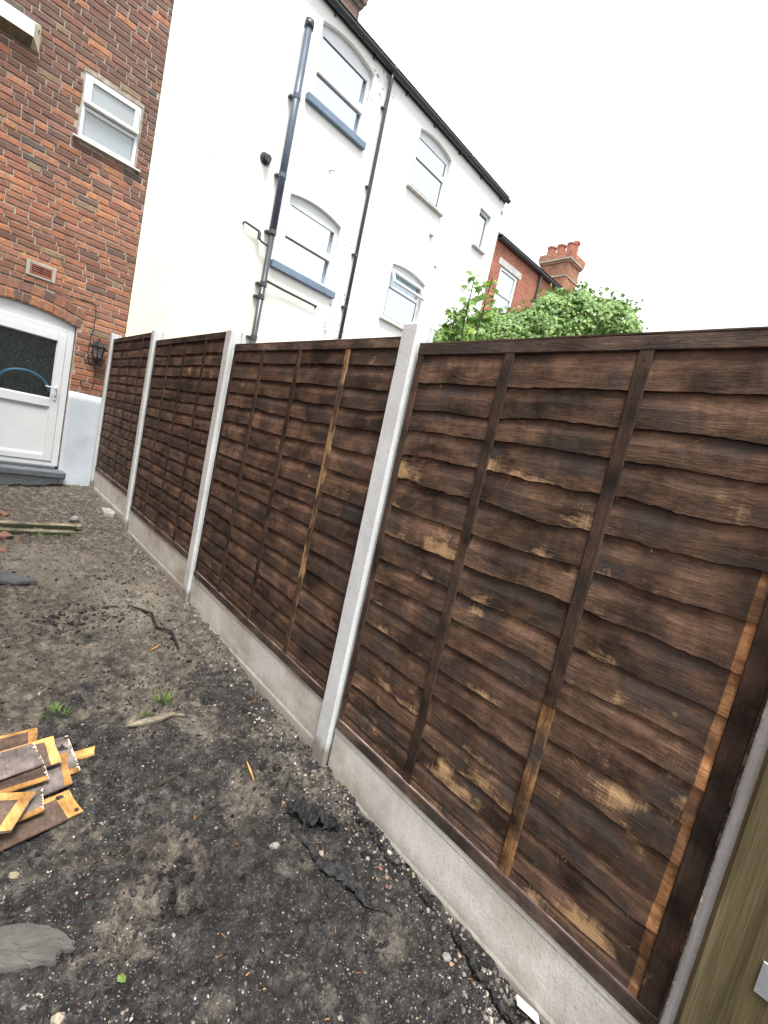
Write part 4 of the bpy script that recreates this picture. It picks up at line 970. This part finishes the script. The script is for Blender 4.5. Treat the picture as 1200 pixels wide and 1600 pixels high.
for tx, ty, tz in tips:
    b = Vector((2.2 + random.uniform(-.05, .05), 3.62, SPL.location.z)); e = Vector((tx, ty, tz)); pts = []
    for q in range(9):
        f_ = q / 8; p = b.lerp(e, f_ ** 1.15 if q else 0); p += Vector((math.sin(f_ * 3) * .05, math.cos(f_ * 4) * .03, 0)) * f_ * (1 - f_); p.z = b.z + (e.z - b.z) * f_; pts.append(p - SPL.location)
    tr.tube(pts, [.014 * (1 - .8 * q / 8) + .002 for q in range(9)], 6)
    for q in range(110):
        f_ = 1 - .55 * random.random() ** 1.2; p = b.lerp(e, f_ ** 1.15); r_ = .05 + .13 * (1 - f_) ** .5
        d = Vector((random.gauss(0, 1), random.gauss(0, 1), random.gauss(0, .5))).normalized() * r_
        p.z = b.z + (e.z - b.z) * f_; LP.append(tuple(p + d - SPL.location)); LN_.append((d.x * 3 - .5, d.y * 3 - .4, .6))
tr.build('trunk', M['bark'], SPL); leaves('crown', np.array(LP), np.array(LN_), .072, MAP, M['maple'], SPL)

# ------------------------------------------------------------------ things lying in the yard
def ongr(x, y, h=0.): return (x, y, gz1(x, y) + h)
def slab_on(name, corners, hgt, th, mats, label, cat, group=None, bare_end=0., bare_side=0., bare_far=0., tilt=0., raw=True):
    """flat board from four ground corners (right-far, right-near, left-near, left-far); bare strips are unstained wood"""
    c = [np.array(p, float) for p in corners]; ctr = sum(c) / 4
    z0 = float(np.mean([gz1(*p) for p in c])) * .5 + max(gz1(*p) for p in c) * .5 + hgt
    root = empty(name, (ctr[0], ctr[1], z0)); tag(root, label, cat, group)
    def P(u, v, z):                                     # u: 0 left .. 1 right, v: 0 near .. 1 far
        p = (c[2] * (1 - u) + c[1] * u) * (1 - v) + (c[3] * (1 - u) + c[0] * u) * v - ctr
        return (p[0], p[1], z + tilt * (u - .5) + .004 * math.sin(u * 4 + hgt * 90))
    L = np.linalg.norm(c[1] - c[2]); Wd = np.linalg.norm(c[0] - c[1])
    ue = 1 - bare_end / L if bare_end else 1.; vn = bare_side / Wd if bare_side else 0.; vf = 1 - bare_far / Wd if bare_far else 1.
    us = sorted({0., .2, .4, .6, .8, ue, 1.}); vs_ = sorted({0., .33, .66, vn, vf, 1.}); mb = MB(); nu, nv = len(us), len(vs_)
    jj = {}
    for lay, zt_ in ((0, 0.), (1, th)):
        for j, v in enumerate(vs_):
            for i, u in enumerate(us):
                uu = u + (random.uniform(-.012, .004) if i == nu - 1 else 0); mb.v.append(P(uu, v, zt_))
    A = lambda l, i, j: l * nu * nv + j * nu + i
    for j in range(nv - 1):
        for i in range(nu - 1):
            um_, vm_ = (us[i] + us[i + 1]) / 2, (vs_[j] + vs_[j + 1]) / 2
            mb.f.append((A(1, i, j), A(1, i + 1, j), A(1, i + 1, j + 1), A(1, i, j + 1))); mb.m.append(1 if (um_ > ue or vm_ < vn or vm_ > vf) else 0)
            mb.f.append((A(0, i, j), A(0, i, j + 1), A(0, i + 1, j + 1), A(0, i + 1, j))); mb.m.append(0)
    for i in range(nu - 1):
        mb.f.append((A(0, i, 0), A(0, i + 1, 0), A(1, i + 1, 0), A(1, i, 0))); mb.m.append(1 if bare_side else 0)
        mb.f.append((A(0, i, nv - 1), A(1, i, nv - 1), A(1, i + 1, nv - 1), A(0, i + 1, nv - 1))); mb.m.append(0)
    for j in range(nv - 1):
        mb.f.append((A(0, nu - 1, j), A(0, nu - 1, j + 1), A(1, nu - 1, j + 1), A(1, nu - 1, j))); mb.m.append(2)
        mb.f.append((A(0, 0, j), A(1, 0, j), A(1, 0, j + 1), A(0, 0, j + 1))); mb.m.append(2)
    mb.build('board', mats, root)
    if raw:      # splintered saw-cut edge
        sp2 = MB(); n_ = 26; vs2_ = []
        for i in range(n_ + 1):
            v = i / n_; w_ = (.0015 + .011 * random.random() ** 3.5) / L
            for u_, dz in ((1.002, .0012), (1.002 - w_, .0012)): vs2_.append(P(u_, v, th + dz))
        sp2.add(vs2_, [(2 * i, 2 * i + 1, 2 * i + 3, 2 * i + 2) for i in range(n_) if random.random() > .3]); sp2.build('splintered_edge', M['raw_edge'], root)
    return root
OG = 'stained board offcuts in the pile'
D3 = [M['offcut'], M['bare_orange'], M['raw_edge']]; L3 = [M['offcut_lilac'], M['bare_orange'], M['raw_edge']]
slab_on('board_offcut', [(-.969, 2.210), (-.944, 2.077), (-1.42, 1.955), (-1.45, 2.10)], .004, .006, D3, 'large dark offcut lying lowest and nearest in the board pile', 'offcut', OG, .050, 0, .022, raw=False)
slab_on('board_offcut', [(-.845, 2.425), (-.853, 2.380), (-1.25, 2.33), (-1.24, 2.375)], .003, .012, [M['bare_orange'], M['bare_orange'], M['raw_edge']], 'narrow orange lath poking out right of the board pile', 'offcut', OG, raw=False)
slab_on('board_offcut', [(-.932, 2.533), (-.922, 2.287), (-1.36, 2.24), (-1.37, 2.49)], .012, .006, L3, 'wide greyish offcut with white splintered end at the right of the pile', 'offcut', OG, 0, .028, 0)
slab_on('board_offcut', [(-1.031, 2.626), (-1.041, 2.508), (-1.50, 2.47), (-1.49, 2.60)], .020, .006, D3, 'farthest offcut in the pile with pale bare strip along its far edge', 'offcut', OG, .032, 0, .018, raw=False)
slab_on('board_offcut', [(-.952, 2.410), (-.960, 2.215), (-1.40, 2.13), (-1.39, 2.33)], .022, .006, L3, 'offcut with bare orange end under the middle of the pile', 'offcut', OG, .026, 0, 0, raw=False)
slab_on('board_offcut', [(-.990, 2.498), (-.985, 2.318), (-1.43, 2.26), (-1.45, 2.44)], .034, .006, D3, 'offcut with a broad orange corner near the top of the pile', 'offcut', OG, .034, 0, .022, raw=False)
slab_on('board_offcut', [(-1.055, 2.212), (-1.063, 2.100), (-1.50, 2.03), (-1.49, 2.15)], .034, .006, L3, 'narrow brown offcut with bare near edge low in the pile', 'offcut', OG, 0, .022, 0)
slab_on('board_offcut', [(-1.040, 2.330), (-1.035, 2.238), (-1.48, 2.19), (-1.48, 2.32)], .046, .006, D3, 'brown offcut with an orange near edge at the pile middle', 'offcut', OG, 0, .020, 0)
slab_on('board_offcut', [(-1.063, 2.456), (-1.044, 2.310), (-1.50, 2.21), (-1.52, 2.37)], .057, .006, [M['offcut_lilac'], M['bare_orange'], M['raw_edge']], 'lilac grey offcut on top of the pile with a white chipped end', 'offcut', OG)
slab_on('board_offcut', [(-1.082, 2.168), (-1.160, 2.022), (-1.45, 2.10), (-1.36, 2.27)], .068, .010, D3, 'skewed offcut with a wide orange border lying nearest on the pile', 'offcut', OG, .038, 0, .034, raw=False)

def blob_slab(name, pts, th, mat, label, cat, lift=.012, rough_=.004):
    ctr = np.mean(pts, 0); z0 = max(gz1(*p) for p in pts) * .6 + np.mean([gz1(*p) for p in pts]) * .4 + lift - th
    out = []
    for a, b in zip(pts, pts[1:] + pts[:1]):
        for k in range(5):
            f_ = k / 5; out.append((a[0] + (b[0] - a[0]) * f_ + random.uniform(-rough_, rough_) - ctr[0], a[1] + (b[1] - a[1]) * f_ + random.uniform(-rough_, rough_) - ctr[1]))
    n_ = len(out); vs_ = []; rings = [(1., 0.), (1.01, th * .6), (.97, th), (.75, th * 1.05), (.45, th * 1.12), (.2, th * 1.05)]
    for sc_, z_ in rings: vs_ += [(x_ * sc_, y_ * sc_, z_ + (.020 * float(vnoise(np.array([x_ * sc_]), np.array([y_ * sc_]), 14, 71)[0]) + .008 * float(vnoise(np.array([x_ * sc_]), np.array([y_ * sc_]), 50, 72)[0]) if z_ > 0 else 0)) for x_, y_ in out]
    fs_ = [(r * n_ + i, r * n_ + (i + 1) % n_, (r + 1) * n_ + (i + 1) % n_, (r + 1) * n_ + i) for r in range(len(rings) - 1) for i in range(n_)]
    fs_ += [tuple(range(n_))[::-1], tuple(range((len(rings) - 1) * n_, len(rings) * n_))]
    return tag(MB().add(vs_, fs_).build(name, mat, loc=(ctr[0], ctr[1], z0)), label, cat)
blob_slab('felt_slab', [(-1.45, 1.86), (-1.24, 1.765), (-1.12, 1.722), (-1.07, 1.665), (-1.035, 1.612), (-1.045, 1.594), (-1.07, 1.610), (-1.088, 1.580), (-1.15, 1.604), (-1.25, 1.655), (-1.45, 1.74)], .022, M['slab'], 'torn grey slab of felt at the lower left', 'slab', .02)
blob_slab('slate_piece', [(-1.30, 4.62), (-1.08, 4.50), (-.96, 4.40), (-.88, 4.30), (-1.02, 4.27), (-1.30, 4.42)], .03, M['slate'], 'dark broken slate lying at the left edge', 'slate', .03)
blob_slab('concrete_lump', [(-.09, 6.50), (.0, 6.50), (.012, 6.24), (-.02, 6.16), (-.11, 6.22)], .05, M['stone_block'], 'flat grey concrete lump beside the farthest gravel board', 'concrete lump', .045)
for (x_, y_, s_, lab) in ((-1.0, 6.06, .06, 'red brick fragment behind the weathered planks'), (-1.02, 5.40, .07, 'red brick fragment in front of the weathered planks'), (-.93, 5.30, .04, 'small orange brick chip right of the larger red fragment'), (-1.06, 5.02, .055, 'orange brick fragment at the left edge above the dark slate')):
    b_ = MB(); b_.col = (.17, .08, .06); s_ *= .75; b_.cbox(-s_, s_, -s_ * .7, s_ * .7, 0, s_ * .7, .014, jit=.012); o = b_.build('brick_fragment', M['brick'], loc=ongr(x_, y_, -.012)); o.rotation_euler = (.15, .1, x_ * 7); tag(o, lab, 'brick fragment', 'brick fragments in the dirt')
for (x_, y_, s_, lab) in ((-.391, 1.628, .020, 'pale grey stone left of the crumpled black plastic'), (-.250, 1.515, .014, 'cream pebble at the head of the black plastic strip'), (-.012, 1.379, .013, 'white pebble by the nearest gravel board'), (-.09, 1.0, .016, 'pale stone in the dirt by the bottom of the photo'), (-1.153, 1.916, .014, 'yellowish stone below the board pile'), (-1.09, 1.465, .017, 'cream stone at the bottom left corner'), (-.65, 6.17, .05, 'brown stone in the dirt beyond the weathered planks'), (-.42, 5.98, .05, 'grey stone beyond the right end of the weathered planks'), (-.97, 4.83, .035, 'round brown stone above the dark slate')):
    b_ = MB(); b_.col = {'p': (.25, .24, .22), 'c': (.33, .28, .21), 'w': (.42, .39, .34), 'y': (.33, .28, .19), 'b': (.15, .12, .10), 'g': (.25, .24, .23), 'r': (.13, .11, .09)}[lab[0]]
    b_.add([tuple(np.array(p) * s_ * np.array([1.2, .9, .75]) * random.uniform(.8, 1.2)) for p in ICO_V], [tuple(f) for f in ICO_F])
    o = b_.build('stone', M['rubble'], loc=ongr(x_, y_, s_ * .3)); o.rotation_euler = (.3, .2, x_ * 9); tag(o, lab, 'stone', 'larger stones in the dirt')
# two weathered planks side by side
for (ya, wd, lab, mt) in ((5.72, .07, 'weathered grey plank at the left, the farther of two', M['weathered']), (5.56, .075, 'weathered plank with mossy near side, the nearer of two', M['weathered'])):
    xl, xr = (-1.75, -.40) if ya > 5.7 else (-1.75, -.47); zg = gz1(-1.0, ya)
    root = empty('plank', ((xl + xr) / 2, ya, zg - .01), .01); tag(root, lab, 'plank', 'weathered planks lying in the dirt')
    hl = (xr - xl) / 2
    MB().cbox(-hl, hl, -wd / 2, wd / 2, 0, .042, .006, jit=.003).build('board', mt, root)
    MB().cbox(-hl, hl - .05, -wd / 2 - .012, -wd / 2 - .001, -.01, .034, .004, jit=.003).build('mossy_side', M['moss_wood'], root)
# sticks and strips
def stick(name, pts, r, mat, label, cat, flat=1., seg=6):
    p3 = [ongr(x_, y_, h_) for x_, y_, h_ in pts]; o0 = p3[0]; n_ = len(p3)
    rr = [r * random.uniform(.75, 1.15) * (.5 if i in (0, n_ - 1) else 1) for i in range(n_)]
    return tag(MB().tube([(a - o0[0], b - o0[1], (c_ - o0[2])) for a, b, c_ in p3], rr, seg).build(name, mat, loc=o0), label, cat)
stick('wood_stick', [(-.70, 2.51, .012), (-.64, 2.49, .016), (-.57, 2.485, .014), (-.51, 2.485, .018), (-.45, 2.475, .014)], .014, M['weathered'], 'grey stick lying below the grass tuft', 'stick')
stick('root', [(-.40, 3.81, .012), (-.36, 3.72, .02), (-.305, 3.60, .024), (-.309, 3.45, .018), (-.25, 3.34, .022), (-.262, 3.22, .014), (-.265, 3.12, .006)], .009, M['lead_wood'], 'dark crooked root lying towards the second gravel board', 'root')
stick('wood_splinter', [(-.295, 2.075, .008), (-.31, 2.01, .012), (-.323, 1.943, .008)], .005, M['bare_orange'], 'orange wood splinter left of the nearest tall post', 'splinter', seg=4)
stick('wood_splinter', [(-.43, 3.155, .006), (-.39, 3.16, .012), (-.35, 3.205, .01)], .005, M['bare_orange'], 'curled yellow wood shaving beside the crooked root', 'splinter', seg=4)
stick('wood_sliver', [(-.70, 2.10, .006), (-.62, 2.10, .01), (-.55, 2.13, .008)], .005, M['moss_wood'], 'thin dark twig in the middle of the dirt', 'twig', seg=4)
# scattered chips of stained wood, too small to count
cm = MB()
for _ in range(60):
    x_ = -.75 * random.random() ** 1.8; y_ = random.uniform(.9, 3.2); L = random.uniform(.003, .012); a = random.uniform(0, 6.3); z_ = gz1(x_, y_) + .004
    d = (math.cos(a) * L, math.sin(a) * L); w_ = (-math.sin(a) * .0018, math.cos(a) * .0018)
    cm.add([(x_ - d[0] - w_[0], y_ - d[1] - w_[1], z_), (x_ + d[0] - w_[0], y_ + d[1] - w_[1], z_ + .003), (x_ + d[0] + w_[0], y_ + d[1] + w_[1], z_ + .003), (x_ - d[0] + w_[0], y_ - d[1] + w_[1], z_), (x_, y_, z_ + .005)], [(0, 1, 4), (1, 2, 4), (2, 3, 4), (3, 0, 4), (0, 3, 2, 1)])
cm.build('wood_chips', M['bare'], kind='stuff', recalc=False)
# black plastic sheet scraps
def sheet(name, line, widths, label, crumple=.012, nw=7, lift=.008):
    line = [np.array(p) for p in line]; n_ = len(line); sub = 8; P_ = []; Wd = []
    for i in range(n_ - 1):
        for k in range(sub): f_ = k / sub; P_.append(line[i] * (1 - f_) + line[i + 1] * f_); Wd.append(widths[i] * (1 - f_) + widths[i + 1] * f_)
    P_.append(line[-1]); Wd.append(widths[-1]); o0 = np.array([*P_[0], gz1(*P_[0])]); vs_ = []
    for i, (p, w_) in enumerate(zip(P_, Wd)):
        t_ = P_[min(i + 1, len(P_) - 1)] - P_[max(i - 1, 0)]; t_ = t_ / (np.linalg.norm(t_) + 1e-9); nn = np.array([-t_[1], t_[0]])
        for j in range(nw):
            q = p + nn * w_ * ((j / (nw - 1) - .5) * (1 + (random.uniform(-.35, .25) if j in (0, nw - 1) else 0))); z_ = gz1(*q) + lift + crumple * (.8 + 1.8 * abs(float(vnoise(np.array([q[0]]), np.array([q[1]]), 30, 73)[0])) + 2.6 * float(vnoise(np.array([q[0]]), np.array([q[1]]), 85, 74)[0]) + .5 * random.uniform(-1, 1))
            vs_.append((q[0] - o0[0] + random.uniform(-.003, .003), q[1] - o0[1] + random.uniform(-.003, .003), z_ - o0[2]))
    fs_ = [(i * nw + j, i * nw + j + 1, (i + 1) * nw + j + 1, (i + 1) * nw + j) for i in range(len(P_) - 1) for j in range(nw - 1)]
    o = MB().add(vs_, fs_).build(name, M['plastic'], loc=tuple(o0), recalc=False)
    md = o.modifiers.new('thickness', 'SOLIDIFY'); md.thickness = .0012
    return tag(o, label, 'plastic sheet', 'scraps of black plastic sheet')
sheet('plastic_scrap', [(-.275, 1.745), (-.22, 1.70), (-.19, 1.66), (-.165, 1.60), (-.15, 1.545)], [.02, .08, .10, .07, .015], 'crumpled black plastic heap near the foot of the tall post', .020, 11, .006)
sheet('plastic_scrap', [(-.30, 1.66), (-.285, 1.58), (-.28, 1.53), (-.265, 1.46), (-.235, 1.38), (-.222, 1.30), (-.205, 1.235), (-.17, 1.19)], [.004, .007, .02, .05, .05, .034, .014, .003], 'long flat strip of black plastic lying below the crumpled heap', .006, 9, .008)
sheet('plastic_scrap', [(-.015, 1.60), (-.02, 1.53), (-.028, 1.46), (-.035, 1.37), (-.02, 1.30)], [.006, .016, .02, .016, .005], 'black plastic edge against the nearest gravel board, upper piece', .012, 5, .014)
sheet('plastic_scrap', [(-.015, 1.29), (-.018, 1.22), (-.022, 1.15), (-.02, 1.09)], [.005, .016, .016, .006], 'black plastic edge against the nearest gravel board, middle piece', .012, 5, .016)
sheet('plastic_scrap', [(-.02, 1.06), (-.04, .98), (-.06, .90), (-.06, .80), (-.05, .7)], [.006, .02, .025, .025, .02], 'black plastic edge against the nearest gravel board, lowest piece', .010, 5, .012)
# white card by the gravel board
cm = MB(); cm.cbox(-.022, .022, -.035, .035, 0, .003, .001, jit=.001); o = cm.build('card_scrap', M['card'], loc=ongr(-.008, .755, .03)); o.rotation_euler = (.25, .35, .5); tag(o, 'white scrap of card at the foot of the nearest gravel board', 'card')
# small leaf and grass tufts
lf = MB(); lf.add([(0, -.012, 0), (.010, -.004, .003), (.012, .006, .002), (0, .016, .004), (-.010, .008, .001), (-.009, -.003, .004), (0, .002, .005)], [(6, 0, 1), (6, 1, 2), (6, 2, 3), (6, 3, 4), (6, 4, 5), (6, 5, 0)])
lf.c = [(.9, .9, .9)] * 7; o = lf.build('fallen_leaf', M['grass'], loc=ongr(-.947, 1.467, .012), recalc=False); o.rotation_euler = (.2, .1, .6); tag(o, 'tiny bright green leaf on the dark soil at the bottom', 'leaf')
for (x_, y_, r_, hh, nb, lab) in ((-.50, 2.634, .05, .055, 60, 'grass tuft above the grey stick'), (-.95, 2.71, .05, .035, 70, 'sparse grass sprigs behind the board pile'), (-.60, 5.46, .10, .045, 55, 'low weeds at the right end of the nearer plank'), (-.76, 5.47, .06, .07, 45, 'bright weed in front of the nearer plank'), (-.62, 2.56, .03, .03, 22, 'few grass blades left of the grey stick'), (-.95, 7.55, .28, .04, 90, 'thin weeds growing along the door step')):
    V = []; Fs = []; T = []; z0 = gz1(x_, y_)
    for _ in range(nb):
        a = random.uniform(0, 6.3); q = r_ * math.sqrt(random.random()); bx_, by_ = q * math.cos(a), q * math.sin(a); L = hh * random.uniform(.5, 1.2); le = random.uniform(.2, .9); a2 = a + random.uniform(-.8, .8)
        bz = gz1(x_ + bx_, y_ + by_) - z0; w_ = random.uniform(.0012, .0026); sx_, sy_ = -math.sin(a2) * w_, math.cos(a2) * w_; b0 = len(V)
        for f_, ww in ((0, 1), (.55, .9), (1, .1)):
            cx_ = bx_ + math.cos(a2) * L * le * f_ ** 1.6; cy_ = by_ + math.sin(a2) * L * le * f_ ** 1.6; cz_ = bz + L * f_ * (1 - .35 * le * f_)
            V += [(cx_ - sx_ * ww, cy_ - sy_ * ww, cz_), (cx_ + sx_ * ww, cy_ + sy_ * ww, cz_)]
        Fs += [(b0, b0 + 1, b0 + 3, b0 + 2), (b0 + 2, b0 + 3, b0 + 5, b0 + 4)]; tv = random.random(); T += [tv] * 6
    o = np_object('grass_tuft', V, Fs, M['grass'], tint=np.c_[T, T, T]); o.location = (x_, y_, z0); tag(o, lab, 'grass', 'tufts of grass and weeds in the dirt')
